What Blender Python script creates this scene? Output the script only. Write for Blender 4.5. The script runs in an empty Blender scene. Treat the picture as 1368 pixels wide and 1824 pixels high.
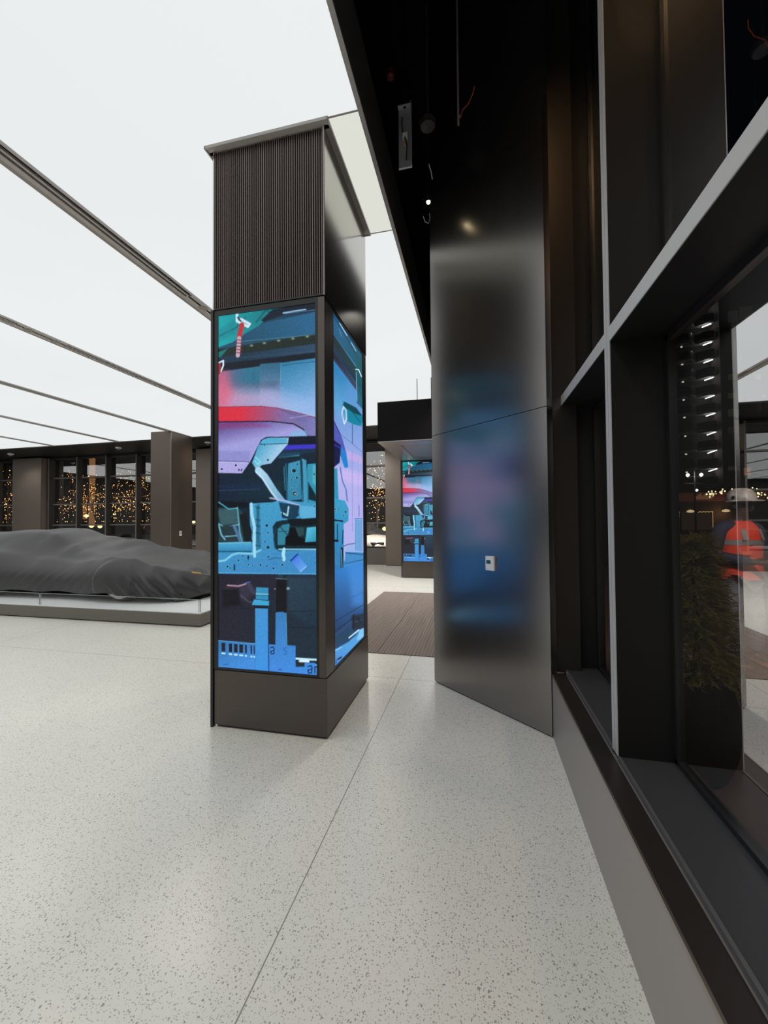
import bpy, bmesh, math, random
import numpy as np
from mathutils import Vector, Matrix
random.seed(7)
C = bpy.context.scene.collection
PI = math.pi

# ------------------------------------------------------------------ camera
F_PX = 712.5
YAW, PITCH, ROLL = math.radians(12.9), math.radians(1.24), math.radians(-0.47)
fwd = Vector((-math.sin(YAW)*math.cos(PITCH), math.cos(YAW)*math.cos(PITCH), math.sin(PITCH)))
r0 = Vector((math.cos(YAW), math.sin(YAW), 0)); u0 = r0.cross(fwd)
rgt = r0*math.cos(ROLL) + u0*math.sin(ROLL); up = rgt.cross(fwd)
EYE = Vector((0, 0, 1.5))
cam = bpy.data.cameras.new('camera'); camo = bpy.data.objects.new('camera', cam); C.objects.link(camo)
m = Matrix((rgt, up, -fwd)).transposed().to_4x4(); m.translation = EYE
camo.matrix_world = m
cam.sensor_fit = 'VERTICAL'; cam.sensor_height = 24.0; cam.sensor_width = 18.0
cam.lens = F_PX/1824*24.0
cam.clip_start = 0.05; cam.clip_end = 500
bpy.context.scene.camera = camo

def at(x, y, Y):
    d = fwd*F_PX + rgt*(x-684) - up*(y-912)
    return EYE + d*(Y/d.y)

# ------------------------------------------------------------------ view, world, lights
sc = bpy.context.scene
sc.view_settings.view_transform = 'Standard'; sc.view_settings.look = 'None'
sc.view_settings.exposure = 0.0; sc.view_settings.gamma = 1.0
sc.view_settings.use_curve_mapping = False
sc.cycles.max_bounces = 8; sc.cycles.transparent_max_bounces = 24
sc.cycles.diffuse_bounces = 4; sc.cycles.glossy_bounces = 5
sc.cycles.sample_clamp_indirect = 6
CEIL_POWER = 0.875
w = bpy.data.worlds.new('night_sky'); sc.world = w; w.use_nodes = True
w.node_tree.nodes['Background'].inputs[0].default_value = (0.004, 0.0045, 0.007, 1)
w.node_tree.nodes['Background'].inputs[1].default_value = 1.0

def spot(name, loc, target, power, col, size, blend=0.6, rad=0.04):
    l = bpy.data.lights.new(name, 'SPOT'); l.energy = power; l.color = col; l.spot_size = math.radians(size)
    l.spot_blend = blend; l.shadow_soft_size = rad
    o = bpy.data.objects.new(name, l); C.objects.link(o); o.location = loc
    d = Vector(target)-Vector(loc); o.rotation_euler = d.to_track_quat('-Z', 'Y').to_euler()
    return o
def point(name, loc, power, col, rad=0.15):
    l = bpy.data.lights.new(name, 'POINT'); l.energy = power; l.color = col; l.shadow_soft_size = rad
    o = bpy.data.objects.new(name, l); C.objects.link(o); o.location = loc; return o
DOWN = 30
# warm work lamps high up in the open void by the windows
spot('void_lamp_light', (0.25, 0.9, 5.6), (0.66, 2.4, 3.95), 38, (1, .62, .3), 55, 0.9)
spot('planter_fill_light', (2.6, 1.0, 3.2), (1.25, 2.7, .9), 70, (1, .8, .5), 40)  # added spot that brightens the evergreen and pot, no lamp behind it
# warm spot added outside to brighten the paving, no lamp stands there
spot('paving_fill_light', (4.5, 0.5, 6.0), (2.0, 3.5, 0), 300, (1, .6, .35), 80)
spot('worker_fill_light', (1.9, 1.2, 4.0), (2.6, 4.8, 1.1), 900, (1, .9, .85), 45)  # added spot on the worker, without any fixture

# ------------------------------------------------------------------ materials
def srgb(h):
    if isinstance(h, str):
        h = h.lstrip('#'); h = [int(h[i:i+2], 16)/255 for i in (0, 2, 4)]
    return tuple(((c/12.92) if c <= .04045 else ((c+.055)/1.055)**2.4) for c in h)
def mat(name, col, rough=.5, metal=0., spec=.5, emis=None, es=1., noise=None, coat=0.):
    m = bpy.data.materials.new(name); m.use_nodes = True
    nt = m.node_tree; b = nt.nodes['Principled BSDF']
    c = srgb(col) if isinstance(col, str) else col
    b.inputs['Base Color'].default_value = (*c, 1); b.inputs['Roughness'].default_value = rough
    b.inputs['Metallic'].default_value = metal; b.inputs['Specular IOR Level'].default_value = spec
    b.inputs['Coat Weight'].default_value = coat
    if emis is not None:
        e = srgb(emis) if isinstance(emis, str) else emis
        b.inputs['Emission Color'].default_value = (*e, 1); b.inputs['Emission Strength'].default_value = es
    if noise:
        amp, sx, sy, sz, bump = noise
        tc = nt.nodes.new('ShaderNodeTexCoord'); mp = nt.nodes.new('ShaderNodeMapping'); n = nt.nodes.new('ShaderNodeTexNoise')
        mp.inputs['Scale'].default_value = (sx, sy, sz); n.inputs['Scale'].default_value = 1; n.inputs['Detail'].default_value = 4
        nt.links.new(tc.outputs['Object'], mp.inputs['Vector']); nt.links.new(mp.outputs[0], n.inputs['Vector'])
        mx = nt.nodes.new('ShaderNodeMix'); mx.data_type = 'RGBA'
        mx.inputs['A'].default_value = (*[x*(1-amp) for x in c], 1); mx.inputs['B'].default_value = (*[min(1, x*(1+amp)) for x in c], 1)
        nt.links.new(n.outputs['Fac'], mx.inputs['Factor']); nt.links.new(mx.outputs['Result'], b.inputs['Base Color'])
        if bump:
            bp = nt.nodes.new('ShaderNodeBump'); bp.inputs['Strength'].default_value = bump; bp.inputs['Distance'].default_value = .004
            nt.links.new(n.outputs['Fac'], bp.inputs['Height']); nt.links.new(bp.outputs[0], b.inputs['Normal'])
    return m
def emat(name, col, s=1.):
    m = bpy.data.materials.new(name); m.use_nodes = True; nt = m.node_tree; nt.nodes.clear()
    e = nt.nodes.new('ShaderNodeEmission'); o = nt.nodes.new('ShaderNodeOutputMaterial')
    c = srgb(col) if isinstance(col, str) else col
    e.inputs[0].default_value = (*c, 1); e.inputs[1].default_value = s
    nt.links.new(e.outputs[0], o.inputs[0]); return m
def glass_mat(name, ior, tint=(1, 1, 1), base=0.0, rough=0.0):
    m = bpy.data.materials.new(name); m.use_nodes = True; nt = m.node_tree; nt.nodes.clear()
    o = nt.nodes.new('ShaderNodeOutputMaterial'); mx = nt.nodes.new('ShaderNodeMixShader')
    t = nt.nodes.new('ShaderNodeBsdfTransparent'); g = nt.nodes.new('ShaderNodeBsdfGlossy'); fr = nt.nodes.new('ShaderNodeFresnel')
    t.inputs[0].default_value = (*tint, 1); g.inputs['Roughness'].default_value = rough
    fr.inputs['IOR'].default_value = ior
    # same Fresnel on both faces of the thin pane
    geo = nt.nodes.new('ShaderNodeNewGeometry')
    sw = nt.nodes.new('ShaderNodeMix'); sw.data_type = 'FLOAT'
    sw.inputs['A'].default_value = ior; sw.inputs['B'].default_value = 1/ior
    nt.links.new(geo.outputs['Backfacing'], sw.inputs['Factor'])
    ad = nt.nodes.new('ShaderNodeMath'); ad.operation = 'ADD'; ad.use_clamp = True; ad.inputs[1].default_value = base
    nt.links.new(sw.outputs['Result'], fr.inputs['IOR'])
    nt.links.new(fr.outputs[0], ad.inputs[0]); nt.links.new(ad.outputs[0], mx.inputs[0]); nt.links.new(t.outputs[0], mx.inputs[1]); nt.links.new(g.outputs[0], mx.inputs[2])
    nt.links.new(mx.outputs[0], o.inputs[0]); return m

M = {}
M['bronze'] = mat('bronze_metal_sheet', (.115, .10, .09), .30, .85, .5, noise=(.06, 3, 3, 40, 0))
M['bronze_smooth'] = mat('bronze_metal_satin', (.46, .44, .41), .15, .97, .5)
M['bronze_light'] = mat('bronze_edge', (.36, .32, .27), .35, .9)
M['fin'] = mat('dark_brushed_panel', (.27, .255, .245), .25, .95, .5, noise=(.04, 2, 2, 60, 0))
M['black'] = mat('black_painted_metal', (.014, .014, .015), .35, 0)
M['fascia'] = mat('fascia_black_metal', (.15, .14, .14), .35, .3)
M['matte_black'] = mat('matte_black', (.006, .006, .007), .8, 0, .1)
M['rib'] = mat('grille_rib_bronze', (.34, .27, .245), .35, .6)
M['ribback'] = mat('grille_back', (.01, .008, .008), .8)
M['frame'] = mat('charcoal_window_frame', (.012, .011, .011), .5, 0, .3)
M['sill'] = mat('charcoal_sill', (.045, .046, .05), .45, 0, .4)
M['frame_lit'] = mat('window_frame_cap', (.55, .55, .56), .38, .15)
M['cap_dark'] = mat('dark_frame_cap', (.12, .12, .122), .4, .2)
M['frame_far'] = mat('far_frame_cap', (.17, .16, .15), .4, .2)
M['frame_brown'] = mat('brown_window_frame', (.05, .043, .038), .45, .2)
M['pillar_dark'] = mat('dark_bronze_pillar', (.15, .12, .10), .36, .6, noise=(.05, 3, 3, 3, 0))
M['knee'] = mat('taupe_panel', (.33, .30, .285), .4, .3, noise=(.06, 2, 2, 2, 0))
M['sill_dark'] = mat('dark_bronze_sill', (.04, .033, .03), .35, .4)
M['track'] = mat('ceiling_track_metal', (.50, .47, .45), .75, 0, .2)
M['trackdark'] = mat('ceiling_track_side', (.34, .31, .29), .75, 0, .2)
M['white'] = mat('white_plastic', (.92, .92, .90), .4)
M['white_lacquer'] = mat('white_lacquer', (.95, .96, .96), .3)
M['plinth'] = mat('plinth_side', (.17, .155, .135), .42, .3)
M['pillar'] = mat('pillar_bronze_sheet', (.25, .205, .175), .42, .5, noise=(.05, 3, 3, 3, 0))
M['soffit'] = mat('dark_soffit', (.010, .009, .009), .5, 0, .3)
M['wall_pale'] = mat('pale_wall', (.10, .10, .10), .6)
M['wall_dark'] = mat('dark_wall', (.045, .042, .04), .6)
M['window_glass'] = glass_mat('window_glass', 3.0, base=.45)
M['back_glass'] = glass_mat('facade_glass', 3.1, base=.14)
M['thin_glass'] = glass_mat('balustrade_glass', 1.5, (.93, .95, .95))
M['edge_glass'] = mat('glass_edge', (.35, .42, .42), .1)
M['rubber'] = mat('tyre_rubber', (.02, .02, .02), .6)
M['rim'] = mat('wheel_rim', (.45, .45, .45), .25, .9)
M['asphalt'] = mat('street_asphalt', (.05, .045, .042), .6, noise=(.3, 3, 3, 3, .2))
M['paving'] = mat('brown_paving', (.16, .11, .085), .55, noise=(.35, 2.5, 2.5, 2.5, .1))
M['pot'] = mat('black_planter', (.012, .009, .009), .55)
M['leaf'] = mat('conifer_green', (.22, .22, .07), .7, noise=(.4, 9, 9, 9, 0))
M['bark'] = mat('bark', (.09, .06, .04), .8)
M['orange'] = mat('orange_cable', (.55, .09, .04), .5, emis=None)

def ceiling_mat(name, col, s):
    m = emat(name, col, s); nt = m.node_tree
    tc = nt.nodes.new('ShaderNodeTexCoord'); n = nt.nodes.new('ShaderNodeTexNoise'); n.inputs['Scale'].default_value = .25
    mr = nt.nodes.new('ShaderNodeMapRange'); mr.inputs['To Min'].default_value = s*.95; mr.inputs['To Max'].default_value = s*1.05
    nt.links.new(tc.outputs['Object'], n.inputs['Vector']); nt.links.new(n.outputs['Fac'], mr.inputs['Value'])
    nt.links.new(mr.outputs[0], nt.nodes['Emission'].inputs[1]); return m
M['ceil'] = ceiling_mat('luminous_ceiling_fabric', (.955, .985, .985), CEIL_POWER)
M['ceil_warm'] = ceiling_mat('luminous_ceiling_warm', (.97, .985, .89), CEIL_POWER*.86)

def terrazzo():
    m = bpy.data.materials.new('terrazzo'); m.use_nodes = True; nt = m.node_tree; N = nt.nodes; L = nt.links
    b = N['Principled BSDF']; b.inputs['Roughness'].default_value = .25; b.inputs['Specular IOR Level'].default_value = .5
    tc = N.new('ShaderNodeTexCoord')
    base = (.80, .785, .72)
    cur = N.new('ShaderNodeMix'); cur.data_type = 'RGBA'
    nz = N.new('ShaderNodeTexNoise'); nz.inputs['Scale'].default_value = 1.3; nz.inputs['Detail'].default_value = 5
    L.new(tc.outputs['Object'], nz.inputs['Vector']); L.new(nz.outputs['Fac'], cur.inputs['Factor'])
    cur.inputs['A'].default_value = (base[0]*.94, base[1]*.94, base[2]*.95, 1); cur.inputs['B'].default_value = (base[0]*1.06, base[1]*1.05, base[2]*1.04, 1)
    last = cur.outputs['Result']
    for scale, thr, prob, cols in ((100, .29, .60, ['#45413c', '#7a6250', '#55504a', '#8f7c62']), (64, .26, .84, ['#5a564f', '#86684f', '#3c3a38', '#8f8264']), (160, .30, .55, ['#6d6a63', '#8a857b', '#5d5a55', '#9a9488']), (110, .30, .8, ['#d8d6ce', '#dedcd6', '#cfccc4', '#e0deda'])):
        v = N.new('ShaderNodeTexVoronoi'); v.inputs['Scale'].default_value = scale; v.inputs['Randomness'].default_value = 1
        mp = N.new('ShaderNodeMapping'); mp.inputs['Location'].default_value = (scale*.37, scale*.11, 0)
        wn = N.new('ShaderNodeTexNoise'); wn.inputs['Scale'].default_value = scale*1.6
        add = N.new('ShaderNodeMixRGB'); add.blend_type = 'LINEAR_LIGHT'; add.inputs[0].default_value = .35/scale
        L.new(tc.outputs['Object'], mp.inputs['Vector']); L.new(mp.outputs[0], add.inputs[1]); L.new(mp.outputs[0], wn.inputs['Vector']); L.new(wn.outputs['Color'], add.inputs[2])
        L.new(add.outputs[0], v.inputs['Vector'])
        sep = N.new('ShaderNodeSeparateColor'); L.new(v.outputs['Color'], sep.inputs[0])
        lt = N.new('ShaderNodeMath'); lt.operation = 'LESS_THAN'; lt.inputs[1].default_value = thr; L.new(v.outputs['Distance'], lt.inputs[0])
        gt = N.new('ShaderNodeMath'); gt.operation = 'GREATER_THAN'; gt.inputs[1].default_value = prob; L.new(sep.outputs[0], gt.inputs[0])
        mu = N.new('ShaderNodeMath'); mu.operation = 'MULTIPLY'; L.new(lt.outputs[0], mu.inputs[0]); L.new(gt.outputs[0], mu.inputs[1])
        mu2 = N.new('ShaderNodeMath'); mu2.operation = 'MULTIPLY'; mu2.inputs[1].default_value = .60; L.new(mu.outputs[0], mu2.inputs[0])
        cr = N.new('ShaderNodeValToRGB'); cr.color_ramp.interpolation = 'CONSTANT'
        for i, c in enumerate(cols):
            el = cr.color_ramp.elements[i] if i < 2 else cr.color_ramp.elements.new(i/len(cols))
            el.position = i/len(cols); el.color = (*srgb(c), 1)
        L.new(sep.outputs[1], cr.inputs[0])
        mx = N.new('ShaderNodeMix'); mx.data_type = 'RGBA'; L.new(mu2.outputs[0], mx.inputs['Factor']); L.new(last, mx.inputs['A']); L.new(cr.outputs[0], mx.inputs['B'])
        last = mx.outputs['Result']
    # metal divider strips: x = -0.72, y = 3.76, y = 8.95
    sx = N.new('ShaderNodeSeparateXYZ'); L.new(tc.outputs['Object'], sx.inputs[0])
    prev = None
    for out, pos, hw in ((0, -.72, .0026), (1, 3.76, .0026), (1, 8.95, .005), (1, -1.45, .003), (0, -5.9, .003)):
        s = N.new('ShaderNodeMath'); s.operation = 'SUBTRACT'; s.inputs[1].default_value = pos; L.new(sx.outputs[out], s.inputs[0])
        a = N.new('ShaderNodeMath'); a.operation = 'ABSOLUTE'; L.new(s.outputs[0], a.inputs[0])
        t = N.new('ShaderNodeMath'); t.operation = 'LESS_THAN'; t.inputs[1].default_value = hw; L.new(a.outputs[0], t.inputs[0])
        if prev is None: prev = t
        else:
            mxx = N.new('ShaderNodeMath'); mxx.operation = 'MAXIMUM'; L.new(prev.outputs[0], mxx.inputs[0]); L.new(t.outputs[0], mxx.inputs[1]); prev = mxx
    mx = N.new('ShaderNodeMix'); mx.data_type = 'RGBA'; L.new(prev.outputs[0], mx.inputs['Factor']); L.new(last, mx.inputs['A']); mx.inputs['B'].default_value = (.30, .285, .26, 1)
    L.new(mx.outputs['Result'], b.inputs['Base Color'])
    return m
M['terrazzo'] = terrazzo()

# ------------------------------------------------------------------ mesh helpers
class MB:
    def __init__(s): s.v = []; s.f = []; s.mi = []; s.cur = 0
    def quad(s, *p):
        i = len(s.v); s.v += [tuple(q) for q in p]; s.f.append(tuple(range(i, i+len(p)))); s.mi.append(s.cur)
        return s
    def box(s, a, b):
        x0, y0, z0 = a; x1, y1, z1 = b
        x0, x1 = min(x0, x1), max(x0, x1); y0, y1 = min(y0, y1), max(y0, y1); z0, z1 = min(z0, z1), max(z0, z1)
        i = len(s.v)
        s.v += [(x0, y0, z0), (x1, y0, z0), (x1, y1, z0), (x0, y1, z0), (x0, y0, z1), (x1, y0, z1), (x1, y1, z1), (x0, y1, z1)]
        for f in ((0, 3, 2, 1), (4, 5, 6, 7), (0, 1, 5, 4), (1, 2, 6, 5), (2, 3, 7, 6), (3, 0, 4, 7)):
            s.f.append(tuple(i+k for k in f)); s.mi.append(s.cur)
        return s
    def prism(s, pts, z0, z1):
        n = len(pts); i = len(s.v)
        s.v += [(p[0], p[1], z0) for p in pts] + [(p[0], p[1], z1) for p in pts]
        s.f.append(tuple(i+k for k in reversed(range(n)))); s.f.append(tuple(i+n+k for k in range(n))); s.mi += [s.cur]*2
        for k in range(n):
            s.f.append((i+k, i+(k+1) % n, i+n+(k+1) % n, i+n+k)); s.mi.append(s.cur)
        return s
    def tube(s, pts, r, n=8, r1=None, cap=True):
        pts = [Vector(p) for p in pts]; rings = []
        for k, p in enumerate(pts):
            d = (pts[min(k+1, len(pts)-1)]-pts[max(k-1, 0)]).normalized()
            a = d.orthogonal() if abs(d.z) > .9 else d.cross(Vector((0, 0, 1)))
            a.normalize(); b = d.cross(a)
            rr = r if r1 is None else r+(r1-r)*k/(len(pts)-1)
            i = len(s.v)
            for j in range(n):
                t = 2*PI*j/n; s.v.append(tuple(p+(a*math.cos(t)+b*math.sin(t))*rr))
            rings.append(i)
        for q in range(len(rings)-1):
            a, b = rings[q], rings[q+1]
            for j in range(n):
                s.f.append((a+j, a+(j+1) % n, b+(j+1) % n, b+j)); s.mi.append(s.cur)
        if cap:
            s.f.append(tuple(rings[0]+j for j in reversed(range(n)))); s.f.append(tuple(rings[-1]+j for j in range(n))); s.mi += [s.cur]*2
        return s
    def lathe(s, prof, c=(0, 0, 0), n=24, axis='z'):
        rings = []
        for r, h in prof:
            i = len(s.v)
            for j in range(n):
                t = 2*PI*j/n; a, b = r*math.cos(t), r*math.sin(t)
                p = (c[0]+a, c[1]+b, c[2]+h) if axis == 'z' else ((c[0]+a, c[1]+h, c[2]+b) if axis == 'y' else (c[0]+h, c[1]+a, c[2]+b))
                s.v.append(p)
            rings.append(i)
        for q in range(len(rings)-1):
            a, b = rings[q], rings[q+1]
            for j in range(n):
                s.f.append((a+j, a+(j+1) % n, b+(j+1) % n, b+j)); s.mi.append(s.cur)
        s.f.append(tuple(rings[0]+j for j in reversed(range(n)))); s.f.append(tuple(rings[-1]+j for j in range(n))); s.mi += [s.cur]*2
        return s
    def rings(s, rs, closed=True, cap=True):
        idx = []
        for r in rs:
            idx.append(len(s.v)); s.v += [tuple(p) for p in r]
        n = len(rs[0])
        for q in range(len(idx)-1):
            a, b = idx[q], idx[q+1]
            for j in range(n if closed else n-1):
                s.f.append((a+j, a+(j+1) % n, b+(j+1) % n, b+j)); s.mi.append(s.cur)
        if cap and closed:
            s.f.append(tuple(idx[0]+j for j in reversed(range(n)))); s.f.append(tuple(idx[-1]+j for j in range(n))); s.mi += [s.cur]*2
        return s
    def build(s, name, mats, parent=None, smooth=False, bevel=0, sub=0, origin=None):
        me = bpy.data.meshes.new(name)
        v = s.v
        if parent is not None:
            o0 = Vector(parent_world(parent)); v = [tuple(Vector(p)-o0) for p in v]
        elif origin is not None:
            o0 = Vector(origin); v = [tuple(Vector(p)-o0) for p in v]
        me.from_pydata(v, [], s.f)
        if not isinstance(mats, (list, tuple)): mats = [mats]
        for mm in mats: me.materials.append(mm)
        for p, k in zip(me.polygons, s.mi): p.material_index = k; p.use_smooth = smooth
        bm = bmesh.new(); bm.from_mesh(me); bmesh.ops.recalc_face_normals(bm, faces=bm.faces); bm.to_mesh(me); bm.free()
        o = bpy.data.objects.new(name, me); C.objects.link(o)
        if parent is not None: o.parent = parent
        elif origin is not None: o.location = origin
        if bevel:
            md = o.modifiers.new('bevel', 'BEVEL'); md.width = bevel; md.segments = 2; md.limit_method = 'ANGLE'
        if sub:
            md = o.modifiers.new('sub', 'SUBSURF'); md.levels = sub; md.render_levels = sub
        return o
def parent_world(p):
    v = Vector((0, 0, 0))
    while p is not None: v += p.location; p = p.parent
    return v
def tag(o, label, cat, group=None, kind=None):
    o['label'] = label; o['category'] = cat
    if group: o['group'] = group
    if kind: o['kind'] = kind
    return o
def thing(name, label, cat, loc, group=None):
    o = bpy.data.objects.new(name, None); C.objects.link(o); o.location = loc; o.empty_display_size = .1
    return tag(o, label, cat, group)
def box(a, b): return MB().box(a, b)
def struct(name, mb, m, label=None, **k):
    o = mb.build(name, m, **k)
    o['kind'] = 'structure'
    if label: o['label'] = label
    return o
def copy_tree(o, parent=None):
    c = o.copy(); C.objects.link(c)
    if parent is not None: c.parent = parent
    for ch in list(o.children): copy_tree(ch, c)
    return c

# ------------------------------------------------------------------ room shell
HC = 4.31            # luminous ceiling height
XF = -.74            # ceiling edge next to the void
FY = 11.4            # far end of the luminous ceiling
NY = -7.0            # near end, carried on unseen behind the camera to light the floor
HV = 6.5
fl = struct('floor', box((-24, -8, -.2), (.50, 13.6, 0)), M['terrazzo'], 'pale speckled terrazzo floor with thin metal divider strips')
tracks = [-3.46, -6.28, -9.14, -12.02, -14.85, -17.7, -20.5]
TW = .105
cm = MB()
edges = [XF+0.0]
segs = []
x1 = XF
for t in tracks: segs.append((t+TW-.004, x1)); x1 = t-TW+.004
segs.append((-22.0, x1))
# luminous skin with the warm strip beside the column cut out
WS = (-.965, 2.575, 3.735)
for k, (a, b) in enumerate(segs):
    if k == 0:
        cm.box((a, NY, HC), (b, WS[1]-.006, HC+.05)); cm.box((a, WS[2]+.006, HC), (b, FY, HC+.05)); cm.box((a, WS[1]-.006, HC), (WS[0]-.02, WS[2]+.006, HC+.05))
    else: cm.box((a, NY, HC), (b, FY, HC+.05))
struct('ceiling', cm, M['ceil'], 'backlit white stretch ceiling glowing over the showroom')
struct('ceiling.001', box((WS[0], WS[1]+.006, HC), (XF, WS[2]-.006, HC+.05)), M['ceil_warm'], 'narrow warmer backlit ceiling strip between column and dark fascia')
cm = MB().box((-22, NY, HC+.06), (XF-.02, 13.5, HC+.12))
struct('ceiling.002', cm, M['matte_black'])
struct('ceiling.003', box((-22, NY-.5, HV), (1.2, 13.6, HV+.1)), M['matte_black'], 'black open ceiling of the void high above the windows')
struct('trim_1', box((XF, NY, HC-.004), (XF+.02, FY+2.1, HC+.52)), M['fascia'], 'black fascia along the edge of the glowing ceiling')
struct('trim_2', box((XF-.008, NY, HC-.012), (XF+.024, FY, HC+.006)), M['track'], 'thin metal edge below the black fascia')
struct('trim_3', box((WS[0], WS[1]-.006, HC-.003), (XF, WS[1]+.006, HC+.03)), M['track'])
struct('trim_4', box((WS[0], WS[2]-.005, HC-.003), (XF, WS[2]+.005, HC+.03)), M['track'])
struct('ceiling.004', box((-22, FY, HC-.01), (XF, 13.6, HC+.05)), M['soffit'], 'dark soffit above the far windows')
struct('trim_5', box((-22, FY-.03, HC-.03), (XF, FY+.03, HC)), M['black'])
# other walls of the room
struct('wall_rear', box((-24, -8.2, 0), (.5, -8, HV)), M['wall_pale'], 'dark wall behind the viewpoint')
struct('wall_left', box((-24.2, -8, 0), (-24, 13.6, HV)), M['wall_pale'])
struct('wall_back', box((-24, 13.25, 0), (.5, 13.55, .56)), M['plinth'], 'low knee wall under the far windows')
struct('wall_back.001', box((-24, 13.3, 4.24), (.5, 13.55, HV)), M['soffit'])
struct('wall_right', box((.50, -8, 0), (.86, 3.0, .425)), M['knee'], 'taupe knee wall under the large right-hand window')
struct('wall_right.001', box((.62, 3.18, 0), (.9, 13.5, HV)), M['wall_dark'])  # unseen plain wall, added so light doesn't leak in behind the angled panel
struct('wall_right.002', box((.5, -8, HV-.35), (.9, 3.2, HV)), M['matte_black'])
# knee wall cap: bright edge, dark bronze band
struct('trim_6', box((.497, -8, .418), (.505, 2.98, .432)), M['bronze_light'], 'bright metal edge of the knee wall')
struct('trim_7', box((.505, -8, .40), (.592, 3.0, .430)), M['sill_dark'], 'dark bronze sill band')

# angled wall panel (fin) with a horizontal joint
fa, fb = Vector((-.39, 3.75)), Vector((.492, 2.958)); fd = (fb-fa).normalized(); fn = Vector((fd.y, -fd.x))
if fn.y > 0: fn = -fn
def fin_prism(z0, z1, t0=0., t1=.07, ea=0., eb=0.):
    a = fa+fd*ea; b = fb-fd*eb
    return MB().prism([a-fn*t0, b-fn*t0, b-fn*t1, a-fn*t1], z0, z1)
struct('wall_angled', fin_prism(.012, 2.288), M['fin'], 'dark brushed metal wall panel standing at an angle, lower sheet')
struct('wall_angled.001', fin_prism(2.293, HV), M['fin'], 'dark brushed metal wall panel standing at an angle, upper sheet')
struct('wall_angled.002', fin_prism(0, HV, .012, .06, .012, .012), M['black'])
struct('trim_8', box((.505, 3.03, .43), (.70, 3.2, HV)), M['bronze'], 'narrow bronze jamb between angled panel and window')

# ------------------------------------------------------------------ right-hand windows
def near_window(n, y0, y1, lab):
    e = bpy.data.objects.new('window_%d' % n, None); C.objects.link(e); e.location = (.6, (y0+y1)/2, .43); e['kind'] = 'structure'; e['label'] = lab
    XA, XB = .600, .853
    # dark deep reveals
    f = MB()
    f.box((XA+.004, y1-.07, .43), (XB, y1, HV-.3)); f.box((XA+.012, y0, .43), (XB, y0+.0, HV-.3)) if False else None
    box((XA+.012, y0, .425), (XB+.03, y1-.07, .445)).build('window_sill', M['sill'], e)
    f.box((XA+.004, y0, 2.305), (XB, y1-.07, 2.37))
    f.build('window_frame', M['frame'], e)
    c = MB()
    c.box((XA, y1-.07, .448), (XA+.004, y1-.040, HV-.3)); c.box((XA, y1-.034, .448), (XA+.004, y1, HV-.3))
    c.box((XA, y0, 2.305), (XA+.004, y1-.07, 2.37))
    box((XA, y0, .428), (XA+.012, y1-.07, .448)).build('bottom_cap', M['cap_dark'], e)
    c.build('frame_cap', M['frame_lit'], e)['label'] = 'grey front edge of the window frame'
    b = MB()
    for z0, z1 in ((.445, 2.305), (2.37, HV-.3)):
        b.box((XB-.03, y0, z0), (XB, y1-.07, z0+.022)); b.box((XB-.03, y0, z1-.03), (XB, y1-.07, z1)); b.box((XB-.03, y1-.092, z0), (XB, y1-.07, z1))
        if y0 > 0: b.box((XB-.03, y0, z0), (XB, y0+.02, z1))
    b.build('glazing_bead', M['black'], e)
    for z0, z1 in ((.46, 2.29), (2.385, HV-.31)):
        MB().quad((XB-.014, y0, z0), (XB-.014, y1-.075, z0), (XB-.014, y1-.075, z1), (XB-.014, y0, z1)).build('pane', M['window_glass'], e)
    return e
near_window(1, .93, 2.05, 'near right-hand window bay with the worker behind it')
near_window(2, 2.05, 3.17, 'narrow-looking window bay beside the angled panel')
near_window(3, -.19, .93, 'window bay beside the viewpoint')
near_window(4, -1.31, -.19, 'window bay behind the viewpoint')
struct('wall_right.003', box((.6, -8, .43), (.86, -1.31, HV-.3)), M['wall_dark'])

# ------------------------------------------------------------------ far facade windows
def far_window(n, x0, x1):
    e = bpy.data.objects.new('window_%d' % n, None); C.objects.link(e); e.location = ((x0+x1)/2, 13.5, .56); e['kind'] = 'structure'; e['label'] = 'tall dark-framed bay of the far window wall'
    f = MB(); t = .05
    f.box((x0-t/2, 13.25, .56), (x0+t/2, 13.5, 4.24)); 
    for z in (.56, 1.40, 2.27, 3.38, 4.20): f.box((x0+t/2, 13.42, z-.01), (x1-t/2, 13.5, z+.05))
    f.build('window_frame', M['frame_brown'], e)
    c = MB(); c.box((x0-t/2, 13.235, .56), (x0+t/2, 13.25, 4.24))
    for z in (1.40, 2.27, 3.38): c.box((x0+t/2, 13.40, z), (x1-t/2, 13.42, z+.05))
    c.build('frame_cap', M['frame_far'], e)
    for z0, z1 in ((.6, 1.39), (1.44, 2.26), (2.31, 3.37), (3.42, 4.2)):
        MB().quad((x0+t/2, 13.46, z0), (x1-t/2, 13.46, z0), (x1-t/2, 13.46, z1), (x0+t/2, 13.46, z1)).build('pane', M['back_glass'], e)
wx = -17.55; n = 5
xs = [-23.5+1.47*k for k in range(0, 17)]
off = (-16.05+23.5) % 1.47
for k in range(16):
    x0 = -23.5+off+1.47*k
    if x0 > -1.0: break
    far_window(n, x0, x0+1.47); n += 1

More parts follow.
